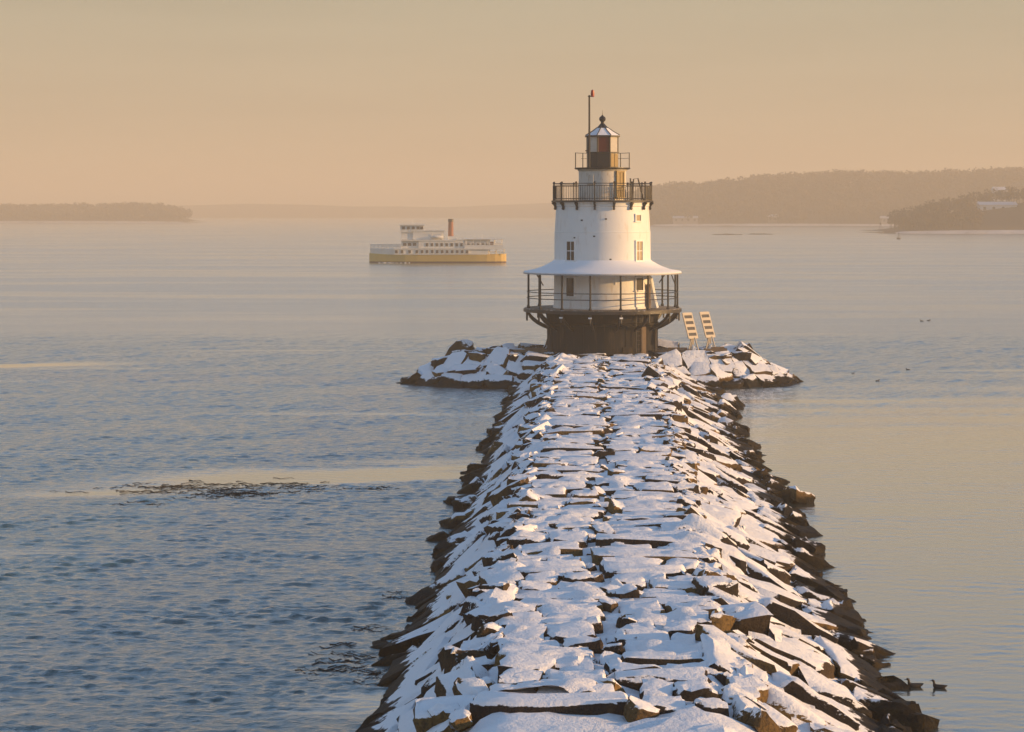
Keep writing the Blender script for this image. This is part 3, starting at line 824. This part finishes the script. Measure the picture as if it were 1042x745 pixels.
# ------------------------------------------------------------------ panel stands beside the lighthouse
def panel_stand(x, D, label):
    o = thing('panel_stand', at(x, D, 2.0), label, 'panel stand', 'slatted panels on tripods')
    az = R(40); W, Ls = 0.92, 1.85
    u = Vector((math.cos(az), math.sin(az), 0)); hdir = Vector((math.sin(az), -math.cos(az), 0))
    tilt = R(70); v = hdir * math.cos(tilt) + Vector((0, 0, -math.sin(tilt))); nrm = u.cross(v).normalized()
    if nrm.dot(hdir) < 0: nrm = -nrm
    bot = Vector((0, 0, 1.15)); top = bot - v * Ls
    rot = Matrix((u, -v, nrm)).transposed()
    mid = (bot + top) / 2
    b = MB()
    for s in (-1, 1): b.box(mid + u * s * (W / 2 - 0.05), (0.10, Ls, 0.07), rot=rot)
    b.build('side_frame', M['wood_pale'], o)
    for i in range(5):
        MB().box(bot - v * (0.09 + (Ls - 0.18) * i / 4) + nrm * 0.004, (W - 0.2, 0.20, 0.068), rot=rot).build('slat', M['wood_pale'], o)
    for i in range(4):
        MB().box(bot - v * (0.09 + (Ls - 0.18) * (i + 0.5) / 4) - nrm * 0.01, (W - 0.21, 0.20, 0.03), rot=rot).build('panel_cell', M['cell'], o)
    for s, yy in ((-0.42, -0.25), (0.42, -0.25), (0.05, 0.55), (-0.2, 0.3)):
        MB().tube([(s, yy, 0.02), (s * 0.25, yy * 0.2 + 0.1, 1.22)], 0.05, 6).build('leg', M['wood_pale'], o)
    MB().tube([(-0.3, -0.1, 0.55), (0.3, -0.1, 0.62)], 0.03).build('stretcher', M['wood_pale'], o)
    MB().lathe([(0.16, 0.0), (0.18, 0.05), (0.15, 0.6), (0.06, 0.72)], 12).build('weight_drum', M['white_clean'], o, smooth=True)
    # a steeper pair: back stay from the panel's top
    MB().tube([(-0.1, 0.55, 0.05), tuple(mid - nrm * 0.06)], 0.04).build('back_stay', M['wood_pale'], o)
panel_stand(705.5, 153.9, 'slatted panel on splayed legs, the one nearer the lighthouse')
panel_stand(723, 155.2, 'slatted panel on splayed legs, the one farther right of the lighthouse')

# timbers lying at the caisson foot
for x, D, ln, a, lab in ((540, 153.4, 2.3, 3, 'dark timber lying left of the black caisson'), (686, 153.6, 2.4, -4, 'dark timber lying right of the black caisson, near the panel stands'), (728, 154.4, 1.6, 10, 'short timber lying right of the panel stands')):
    p = at(x, D, ZT + 0.03)
    o = MB().box((0, 0, 0.11), (ln, 0.24, 0.2), R(a)).box((ln * 0.1, 0.14, 0.27), (ln * 0.55, 0.2, 0.1), R(a + 6)).build('timber', M['timber'], None, p)
    tag(o, lab, 'timber', 'timbers at the caisson foot')

# ------------------------------------------------------------------ ferry
FD = 517.6
fe = thing('ferry', at(445.5, FD, 0.0), 'small white passenger ferry with yellow hull and red funnel on the hazy sea', 'ferry', rz=R(2))
fe.scale = (1.128, 1.128, 1.128)
K = 1 / 30.65
def fx(zx): return (zx - 525) * K
def fz(zy): return (352 - zy) * K
# hull: stations along x, bow at the left
st_ = []
for zx, half, top in ((98, 0.05, 2.0), (112, 0.4, 1.97), (130, 0.85, 1.92), (155, 1.4, 1.87), (180, 1.8, 1.82), (215, 2.25, 1.76), (260, 2.65, 1.70), (320, 2.95, 1.64), (400, 3.1, 1.60), (650, 3.15, 1.62), (760, 3.1, 1.68), (830, 2.95, 1.73), (880, 2.65, 1.78), (920, 2.2, 1.82), (942, 1.7, 1.85), (952, 1.2, 1.87)):
    x = fx(zx); st_.append((x, half, top))
def hull(z0f, z1f, nm, mat, grow=0.0):
    V = []; fs = []
    for x, h, t in st_:
        z0 = z0f(t); z1 = z1f(t); hb = h * 0.86
        def wz(z): return (hb + (h - hb) * min(1, max(0, z / t))) + grow
        V += [(x, -wz(z0), z0), (x, -wz(z1), z1), (x, wz(z1), z1), (x, wz(z0), z0)]
    n = len(st_)
    for i in range(n - 1):
        a, b = i * 4, (i + 1) * 4
        fs += [(a, b, b + 1, a + 1), (a + 1, b + 1, b + 2, a + 2), (a + 2, b + 2, b + 3, a + 3), (a + 3, b + 3, b, a)]
    fs += [(0, 1, 2, 3), ((n - 1) * 4 + 3, (n - 1) * 4 + 2, (n - 1) * 4 + 1, (n - 1) * 4)]
    return MB().add(V, fs).build(nm, mat, fe)
hull(lambda t: -0.6, lambda t: 0.32, 'boot_top', M['hull_red'])
hull(lambda t: 0.33, lambda t: t, 'hull', M['hull_yellow'], 0.02)
def fbox(x0, x1, y0, y1, half, nm, mat, parent=None, bev=0):
    return MB().box(((fx(x0) + fx(x1)) / 2, 0, (fz(y0) + fz(y1)) / 2), (abs(fx(x1) - fx(x0)), half * 2, abs(fz(y1) - fz(y0)))).build(nm, M[mat], parent or fe)
fbox(250, 715, 299, 262, 2.95, 'main_cabin', 'boat_white')
for s_ in (-1, 1):      # open foredeck: bulwark, rails and stanchions following the bow
    lo = [(fx(zx), s_ * h) for zx, h in ((104, 0.15), (130, 0.85), (180, 1.75), (250, 2.55), (300, 2.8))]
    V = [(x, y, 1.75) for x, y in lo] + [(x, y, fz(262)) for x, y in lo] + [(x, y - s_ * 0.12, fz(262)) for x, y in lo] + [(x, y - s_ * 0.12, 1.75) for x, y in lo]
    n_ = len(lo)
    MB().add(V, [(q * n_ + i, q * n_ + i + 1, ((q + 1) % 4) * n_ + i + 1, ((q + 1) % 4) * n_ + i) for q in range(4) for i in range(n_ - 1)] + [(0, n_, 2 * n_, 3 * n_), (n_ - 1, 2 * n_ - 1, 3 * n_ - 1, 4 * n_ - 1)]).build('bow_bulwark', M['boat_white'], fe)
    for zy in (252, 244, 237): MB().tube([(x, y, fz(zy)) for x, y in lo], 0.06).build('deck_rail', M['boat_white'], fe)
    for (x, y) in lo + [((lo[i][0] + lo[i + 1][0]) / 2, (lo[i][1] + lo[i + 1][1]) / 2) for i in range(4)]: MB().tube([(x, y, fz(264)), (x, y, fz(236))], 0.055).build('stanchion', M['boat_white'], fe)
fbox(200, 262, 300, 262, 1.3, 'hatch_house', 'boat_white')
fbox(716, 835, 299, 268, 2.8, 'aft_cabin', 'boat_white')
fbox(250, 940, 267.5, 260, 3.1, 'upper_deck', 'boat_white')
fbox(405, 690, 259, 212, 2.55, 'upper_cabin', 'boat_white')
fbox(298, 404, 259, 216, 2.2, 'forward_shelter', 'boat_white')
fbox(296, 640, 215, 208, 2.7, 'boat_deck', 'boat_white')
fbox(370, 565, 207, 152, 1.9, 'officers_cabin', 'boat_white')
fbox(360, 572, 153.5, 148, 2.05, 'cabin_roof', 'boat_white')
wh = fbox(296, 372, 207, 160, 1.7, 'wheelhouse_base', 'boat_white')
wh = fbox(292, 436, 161, 118, 1.95, 'wheelhouse', 'boat_white')
fbox(284, 444, 119, 113, 2.2, 'wheelhouse_roof', 'boat_white', wh)
for x in (312, 342, 372, 402, 424):
    MB().box((fx(x), -1.97, fz(134)), (0.62, 0.08, 0.55)).build('pane', M['boat_dark'], wh)
def fwin(xs, y, half, wx, wz, nm='window'):
    for x in xs:
        o = MB().box((fx(x), -half - 0.02, fz(y)), (wx + 0.16, 0.06, wz + 0.16)).build(nm, M['boat_white'], fe)
        MB().box((fx(x), -half - 0.045, fz(y)), (wx, 0.06, wz)).build('pane', M['boat_dark'], o)
fwin([268, 303, 350, 395, 427, 458, 490, 521, 552, 583, 614, 645, 676, 706], 281, 2.95, 0.52, 0.62)
fwin([458, 488, 519, 549, 580, 611, 642, 672], 238, 2.55, 0.52, 0.66)
fwin([320, 350, 380], 236, 2.2, 0.7, 0.6)
fs_ = MB().lathe([(0.55, 0), (0.50, 2.9), (0.53, 3.0), (0.53, 3.5), (0.45, 3.5)], 16).build('funnel', M['stack'], fe, (fx(606), 0, fz(186)), True)
for s_ in (-1, 1):
    lb = MB()
    for i_ in range(9): pass
    lb.lathe([(0.05, -1.3), (0.36, -0.9), (0.45, 0), (0.36, 0.9), (0.05, 1.3)], 10)
    lb.v = [(z, y * 0.9, x * 0.8) for x, y, z in lb.v]
    lb.build('lifeboat', M['boat_white'], fe, (fx(520), s_ * 2.2, fz(190)), True)
    for dx in (-1.0, 1.0): MB().tube([(fx(520) + dx, s_ * 1.92, fz(207)), (fx(520) + dx, s_ * 2.0, fz(172)), (fx(520) + dx, s_ * 2.25, fz(168))], 0.05).build('davit', M['boat_white'], fe)
MB().lathe([(0.545, 2.95), (0.545, 3.52), (0.44, 3.52)], 16).build('funnel_top', M['boat_dark'], fs_, smooth=True)
fbox(692, 850, 259.5, 207, 2.1, 'after_cabin', 'boat_white')
fwin([715, 745, 775, 805, 832], 236, 2.1, 0.5, 0.6)
fbox(588, 640, 208, 186, 0.9, 'funnel_casing', 'boat_white')
fbox(640, 930, 206, 201, 2.7, 'awning', 'boat_white')
for x in (700, 745, 790, 835, 880, 925):
    for s in (-1, 1): MB().tube([(fx(x), s * 2.6, fz(262)), (fx(x), s * 2.6, fz(204))], 0.06).build('stanchion', M['boat_white'], fe)
for s in (-1, 1):
    for z in (252, 242, 232): MB().tube([(fx(690), s * 2.9, fz(z)), (fx(930), s * 2.9, fz(z))], 0.045).build('deck_rail', M['boat_white'], fe)
    MB().box(((fx(690) + fx(930)) / 2, s * 2.9, fz(250)), (fx(930) - fx(690), 0.04, 0.7)).build('rail_dodger', M['boat_white'], fe)
for x in (845, 890, 940): 
    for s in (-1, 1): MB().tube([(fx(x), s * 2.5, fz(300)), (fx(x), s * 2.5, fz(266))], 0.07).build('stanchion', M['boat_white'], fe)
for s in (-1, 1): MB().tube([(fx(836), s * 2.6, fz(285)), (fx(940), s * 2.4, fz(285))], 0.05).build('deck_rail', M['boat_white'], fe)
MB().box((fx(858), -1.0, fz(232)), (0.9, 0.5, 0.8)).build('locker', M['hull_red'], fe)
MB().tube([(fx(365), 0, fz(113)), (fx(365), 0, fz(78))], 0.06).build('mast', M['boat_white'], fe)
MB().box((fx(380), 0, fz(104)), (1.3, 0.25, 0.15)).build('radar_bar', M['boat_white'], fe)
MB().tube([(fx(800), 0, fz(201)), (fx(800), 0, fz(172))], 0.05).build('flagstaff', M['boat_white'], fe)
# bow wave
b = MB()
for i in range(60):
    x = fx(U(110, 330)); y = -U(2.2, 3.6) ; r = U(0.12, 0.35)
    b.lathe([(r, -0.05), (r * 0.7, r * 0.35), (0.02, r * 0.5)], 6); k = 18
    b.v[-k:] = [(vx + x, vy * 0.6 + y, vz) for vx, vy, vz in b.v[-k:]]
tag(b.build('bow_foam', M['drift'], None, fe.location), 'white foam curling off the ferry bow', 'foam', kind='stuff')

# ------------------------------------------------------------------ far shores
def ridge(name, pts, depth, base_front, label, mat, snow_line=True):
    """pts: (x_world, front_y, height) along the shore; a rounded hillside rising from the water behind the shoreline"""
    b = MB(); prof = [(-6, -0.8), (0, 0.25), (5, 0.10 + 0.9), (0.25 * depth, 0.40), (0.5 * depth, 0.78), (0.75 * depth, 0.97), (depth, 1.0), (1.6 * depth, 0.6)]
    V = []; n = len(prof)
    for x, y, h in pts:
        for k, (dy, f) in enumerate(prof):
            z = f if k < 3 else 1.0 + (h - 1.0) * f
            V.append((x + g(0.8), y + dy + g(1.0), z + (g(0.25) if k > 2 else g(0.05))))
    fs = [(i * n + j, (i + 1) * n + j, (i + 1) * n + j + 1, i * n + j + 1) for i in range(len(pts) - 1) for j in range(n - 1)]
    o = b.add(V, fs).build(name, mat, None, smooth=True)
    return tag(o, label, 'hillside', kind='structure')
def wood(name, pts, depth, label, count, hmin, hmax, cr0, cr1, dens=46, leaf=(0.5, 1.1), skip=None):
    """a far wood: thin trunks and fuzzy bare crowns, one mass"""
    V = []; Fs = []
    xs = np.array([p[0] for p in pts]); ys = np.array([p[1] for p in pts]); hs = np.array([p[2] for p in pts])
    pf = np.array([5, 0.25 * depth, 0.5 * depth, 0.75 * depth, depth, 1.6 * depth]); pz = np.array([0.0, 0.40, 0.78, 0.97, 1.0, 0.6])
    for i in range(count):
        x = rng.uniform(xs[0], xs[-1]); dy = rng.uniform(7, depth * 1.1)
        y0 = np.interp(x, xs, ys); h = np.interp(x, xs, hs)
        if skip and skip(x, y0 + dy): continue
        z = 1.0 + (h - 1.0) * np.interp(dy, pf, pz); y = y0 + dy
        H = rng.uniform(hmin, hmax); cr_ = rng.uniform(cr0, cr1)
        o = len(V)
        V += [(x - 0.22, y, z - 0.5), (x + 0.22, y, z - 0.5), (x, y + 0.3, z - 0.5), (x, y, z + H * 0.8)]
        Fs += [(o, o + 1, o + 3), (o + 1, o + 2, o + 3), (o + 2, o, o + 3)]
        d = rng.normal(0, 1, (dens, 3)); d /= np.linalg.norm(d, axis=1)[:, None]
        rr = rng.uniform(0.35, 1.0, dens) ** 0.6
        C = d * rr[:, None] * np.array([cr_, cr_, H * 0.36]) + np.array([x, y, z + H * 0.62])
        s = rng.uniform(leaf[0], leaf[1], dens)
        for q in range(dens):
            a = rng.normal(0, 1, 3); a /= np.linalg.norm(a); bb = np.cross(a, rng.normal(0, 1, 3)); bb /= np.linalg.norm(bb)
            o = len(V); c = C[q]
            V += [tuple(c + a * s[q]), tuple(c - a * s[q] * 0.6 + bb * s[q] * 0.7), tuple(c - a * s[q] * 0.6 - bb * s[q] * 0.7)]
            Fs.append((o, o + 1, o + 2))
    b = MB(); b.v = V; b.f = Fs
    return tag(b.build(name, M['wood']), label, 'woods', kind='stuff')
def zat(y, D): return HC - (y - HZ) * D / F
def shore(D, rows, tree):      # rows: (x_px, y_px of tree tops)
    return [(at(x, D).x, D, max(1.6, zat(y, D + 60) - tree)) for x, y in rows]

DR = 1811.0
rp = shore(DR, [(612, 203), (640, 196), (670, 189), (700, 184.5), (740, 183), (775, 178.5), (810, 175.5), (850, 173.5), (885, 171), (920, 172.5), (960, 173.5), (1000, 171), (1060, 169), (1130, 168), (1200, 172)], 12.0)
ridge('headland', rp, 150, 0, 'wooded headland on the right horizon', M['land'])
wood('far_wood', rp, 150, 'bare brown winter wood covering the right headland', 2400, 9.0, 14.5, 3.4, 6.0, leaf=(0.7, 1.5))
DP = 1181.0
pp = [(at(x, DP).x, DP + (0 if x > 925 else (925 - x) * 0.6), max(0.8, h)) for x, h in ((903, 0.6), (915, 1.2), (930, 2.2), (950, 5), (980, 9.5), (1010, 13.0), (1050, 16), (1110, 17), (1180, 17))]
ridge('headland_point', pp, 60, 0, 'nearer wooded point at the right edge', M['land'])
hx = at(1014, 1225).x
wood('far_wood', pp, 58, 'bare wood on the nearer point at the right edge', 800, 6.5, 11.0, 1.8, 3.2, leaf=(0.45, 1.0), skip=lambda x, y: x < at(925, DP).x or (abs(x - hx) < 15 and y < 1234))
DL = 2264.0
lp = shore(DL, [(-60, 207), (-20, 207.5), (18, 208), (45, 207), (80, 207.5), (115, 206), (150, 207), (168, 209.5), (180, 213.5), (190, 220)], 11.0)
ridge('island', lp, 90, 0, 'low wooded island at the left horizon', M['land'])
wood('far_wood', lp, 88, 'bare trees on the low island at the left', 620, 8, 13, 3.6, 6.0, leaf=(0.8, 1.7), skip=lambda x, y: x > at(181, DL).x)
DF = 4000.0
fp = [(at(x, DF).x, DF, max(4, zat(y, DF + 80))) for x, y in ((-80, 212), (60, 211), (190, 208.5), (240, 207), (300, 208), (350, 210), (400, 210), (450, 211), (520, 208), (570, 206), (620, 205), (700, 204), (800, 205))]
ridge('far_shore', fp, 160, 0, 'very faint far shore along the horizon', M['far_land'])
# snowy strips along the shores
def strip(name, x0, x1, D, h, label, dep=5):
    b = MB(); n = 40; V = []
    for i in range(n + 1):
        x = at(x0 + (x1 - x0) * i / n, D).x; e = math.sin(math.pi * i / n) ** 0.35
        V += [(x, D - 3.5 + g(0.4), 0.02), (x, D - 2.5 + g(0.3), h * e * U(0.5, 1.0)), (x, D + dep, h * e + 0.6)]
    b.add(V, [(i * 3 + j, i * 3 + 3 + j, i * 3 + 4 + j, i * 3 + 1 + j) for i in range(n) for j in range(2)])
    tag(b.build(name, M['shore_snow'], smooth=True), label, 'shore', kind='structure')
strip('shore', 660, 925, DR, 1.3, 'snowy shoreline below the right headland')
strip('shore', 912, 1180, DP, 1.4, 'snowy rocks along the nearer point')
strip('shore', -60, 190, DL, 1.6, 'pale beach along the low island')
# houses
def house(x, y, D, wd, dp, h, roof_h, label, wall='house_white', wins=3, group=None, rz=0.0):
    p = at(x, D, zat(y, D))
    o = thing('house', p, label, 'house', group, rz)
    MB().box((0, 0, h / 2 - 1.0), (wd, dp, h + 2.0)).build('wall', M[wall], o)
    e = 0.5
    MB().prism([(-dp / 2 - e, h + 0.01), (0, h + roof_h), (dp / 2 + e, h + 0.01)], -wd / 2 - e, wd / 2 + e, Matrix(((0, 1, 0, 0), (1, 0, 0, 0), (0, 0, 1, 0), (0, 0, 0, 1)))).build('roof', M['house_roof'], o)
    for i in range(wins):
        xx = -wd / 2 + wd * (i + 0.5) / wins
        w_ = MB().box((xx, -dp / 2 - 0.03, h * 0.55), (1.9, 0.1, 2.1)).build('window', M[wall], o)
        MB().box((xx, -dp / 2 - 0.07, h * 0.55), (1.5, 0.1, 1.7)).build('pane', M['boat_dark'], w_)
house(1014, 216.5, 1225, 20, 10, 4.2, 1.8, 'long pale house on the nearer point at the right edge', wins=4)
house(1017, 201, 1262, 7, 8, 4.0, 2.0, 'small pale house up the slope above the long one', wins=1)
house(697, 226.5, DR + 10, 20, 9, 3.6, 1.8, 'pale low building on the headland shore nearest the lighthouse', 'house_grey', wins=4)
house(786, 225.5, DR + 14, 8, 8, 3.8, 2.2, 'small pale cottage at the middle of the headland shore', 'house_grey', wins=2)
house(905, 227, DR + 10, 14, 8, 3.8, 2.0, 'pale building on the headland shore just left of the point', 'house_grey', wins=3)
# ledges
def ledge(x0, x1, y, label):
    D = Dw(y); wd = (x1 - x0) * D / F; b = MB(); n = 26; V = []
    for i in range(n + 1):
        t = i / n; x = -wd / 2 + wd * t; e = math.sin(math.pi * t) ** 0.4
        hh = e * U(0.25, 0.75)
        V += [(x, -2.0 * e + g(0.15), -0.3), (x, -1.2 * e, hh), (x, 1.2 * e, hh * U(0.6, 1)), (x, 2.0 * e, -0.3)]
    b.add(V, [(i * 4 + j, i * 4 + 4 + j, i * 4 + 5 + j, i * 4 + 1 + j) for i in range(n) for j in range(3)])
    tag(b.build('rock_ledge', M['weed'], None, at((x0 + x1) / 2, D), True), label, 'ledge', 'ledges awash off the headland')
ledge(724, 756, 239.0, 'long dark ledge awash off the headland, the left one')
ledge(760, 787, 238.6, 'long dark ledge awash off the headland, the right one')
# buoys
def buoy(x, y, k, label):
    D = Dw(y); o = thing('buoy', at(x, D), label, 'buoy', 'buoys off the point')
    MB().lathe([(0.7 * k, -0.3), (0.95 * k, 0.0), (0.95 * k, 0.5 * k), (0.5 * k, 0.7 * k)], 14).build('float', M['buoy'], o, smooth=True)
    for a in range(3):
        t = a * 2.094; MB().tube([(0.6 * k * math.cos(t), 0.6 * k * math.sin(t), 0.6 * k), (0.15 * k * math.cos(t), 0.15 * k * math.sin(t), 2.3 * k)], 0.07 * k).build('cage_leg', M['buoy'], o)
    MB().lathe([(0.2 * k, 2.2 * k), (0.3 * k, 2.35 * k), (0.3 * k, 2.7 * k), (0.1 * k, 2.85 * k)], 10).build('top_mark', M['buoy'], o)
buoy(896, 235.5, 1.8, 'dim buoy close under the tip of the wooded point')
buoy(914.5, 243.5, 0.95, 'tiny buoy on open water in front of the wooded point')

# ------------------------------------------------------------------ ducks
def duck(x, y, label, rz=0.0, k=1.0):
    D = Dw(y); o = thing('duck', at(x, D, -0.02), label, 'duck', 'ducks on the calm water', rz)
    o.scale = (k, k, k)
    sp = [(-0.27, 0.13, 0.012, 0.012), (-0.22, 0.11, 0.05, 0.035), (-0.12, 0.07, 0.10, 0.08), (0.0, 0.05, 0.12, 0.095), (0.10, 0.06, 0.105, 0.09), (0.165, 0.10, 0.07, 0.075), (0.185, 0.16, 0.042, 0.045), (0.19, 0.21, 0.036, 0.038), (0.205, 0.255, 0.045, 0.045), (0.24, 0.268, 0.042, 0.038), (0.268, 0.262, 0.02, 0.02)]
    V = []; fs = []; n = 10
    for i, (x_, z, a, c) in enumerate(sp):
        x0, z0 = sp[max(0, i - 1)][:2]; x1, z1 = sp[min(len(sp) - 1, i + 1)][:2]
        d = Vector((x1 - x0, 0, z1 - z0)).normalized(); up = Vector((-d.z, 0, d.x))
        for j in range(n):
            t = 2 * math.pi * j / n
            V.append(Vector((x_, 0, z)) + Vector((0, 1, 0)) * a * math.cos(t) + up * c * math.sin(t))
    for i in range(len(sp) - 1):
        for j in range(n): fs.append((i * n + j, i * n + (j + 1) % n, (i + 1) * n + (j + 1) % n, (i + 1) * n + j))
    fs += [tuple(range(n)), tuple((len(sp) - 1) * n + j for j in range(n - 1, -1, -1))]
    MB().add(V, fs).build('body', M['duck'], o, smooth=True)
    MB().box((0.295, 0, 0.255), (0.07, 0.032, 0.016)).build('bill', M['duck_bill'], o)
duck(931, 699, 'dark duck swimming beside the last wet rocks at bottom right', R(180), 0.8)
duck(956, 700, 'dark duck near the bottom right, the one farther from the rocks', R(160), 0.72)
duck(893, 388, 'tiny dark bird on the water, nearest the right end of the rock mound', R(20), 0.6)
duck(924, 376.5, 'tiny dark bird right of the rock mound, farther out', R(170), 0.6)
duck(868, 380, 'tiny dark bird on the water just off the rock mound tip', R(10), 0.45)
duck(945, 326.5, 'farthest tiny bird, the right one of two', R(0), 0.75)
duck(938, 327, 'farthest tiny bird, the left one of two', R(180), 0.75)

# ------------------------------------------------------------------ floating kelp
def kelp(blobs, label):
    b = MB()
    for x, y, sx, sy, num in blobs:
        for i in range(num):
            yy = y + g(sy); d = Dw(max(yy, 230)); q = at(x + g(sx), d, 0)
            ln = U(0.25, 1.1); r_ = U(0.008, 0.020); a = g(0.25); k = 6; ph = U(0, 6)
            pts = [(q.x + ln * (j / (k - 1) - 0.5) * math.cos(a) * 1.0, q.y + ln * (j / (k - 1) - 0.5) * math.sin(a) + 0.22 * ln * math.sin(j * 1.7 + ph), 0.012 + 0.012 * math.sin(j * 2.1 + ph)) for j in range(k)]
            b.tube(pts, r_, 5, r_ * 0.4)
    tag(b.build('floating_kelp', M['weed']), label, 'seaweed', kind='stuff')
kelp([(185, 497, 36, 3.5, 70), (240, 503, 22, 1.6, 95), (290, 496, 36, 3.5, 60), (385, 497, 12, 1.0, 12), (150, 512, 14, 1.5, 14)], 'dark seaweed drifting in the pale slick on the left')
kelp([(355, 668, 18, 6, 26), (335, 683, 14, 4, 12), (380, 690, 8, 4, 12), (372, 640, 10, 2, 8), (405, 606, 8, 2, 6)], 'dark seaweed floating beside the left foot of the breakwater')
# ------------------------------------------------------------------ haze: even morning sea haze
b = MB().box((0, 11950, 37.0), (18400, 24600, 76.0))
t = NT('morning_haze'); t.t.nodes.remove(t.b)
pv = t.n('ShaderNodeVolumePrincipled'); t.l(pv.outputs[0], t.out.inputs['Volume'])
pv.inputs['Color'].default_value = c4(0.96, 0.86, 0.70); pv.inputs['Density'].default_value = HAZE_DENSITY
pv.inputs['Anisotropy'].default_value = 0.0
tag(b.build('haze', t.m), 'thin warm morning haze over the sea', 'haze', kind='stuff')
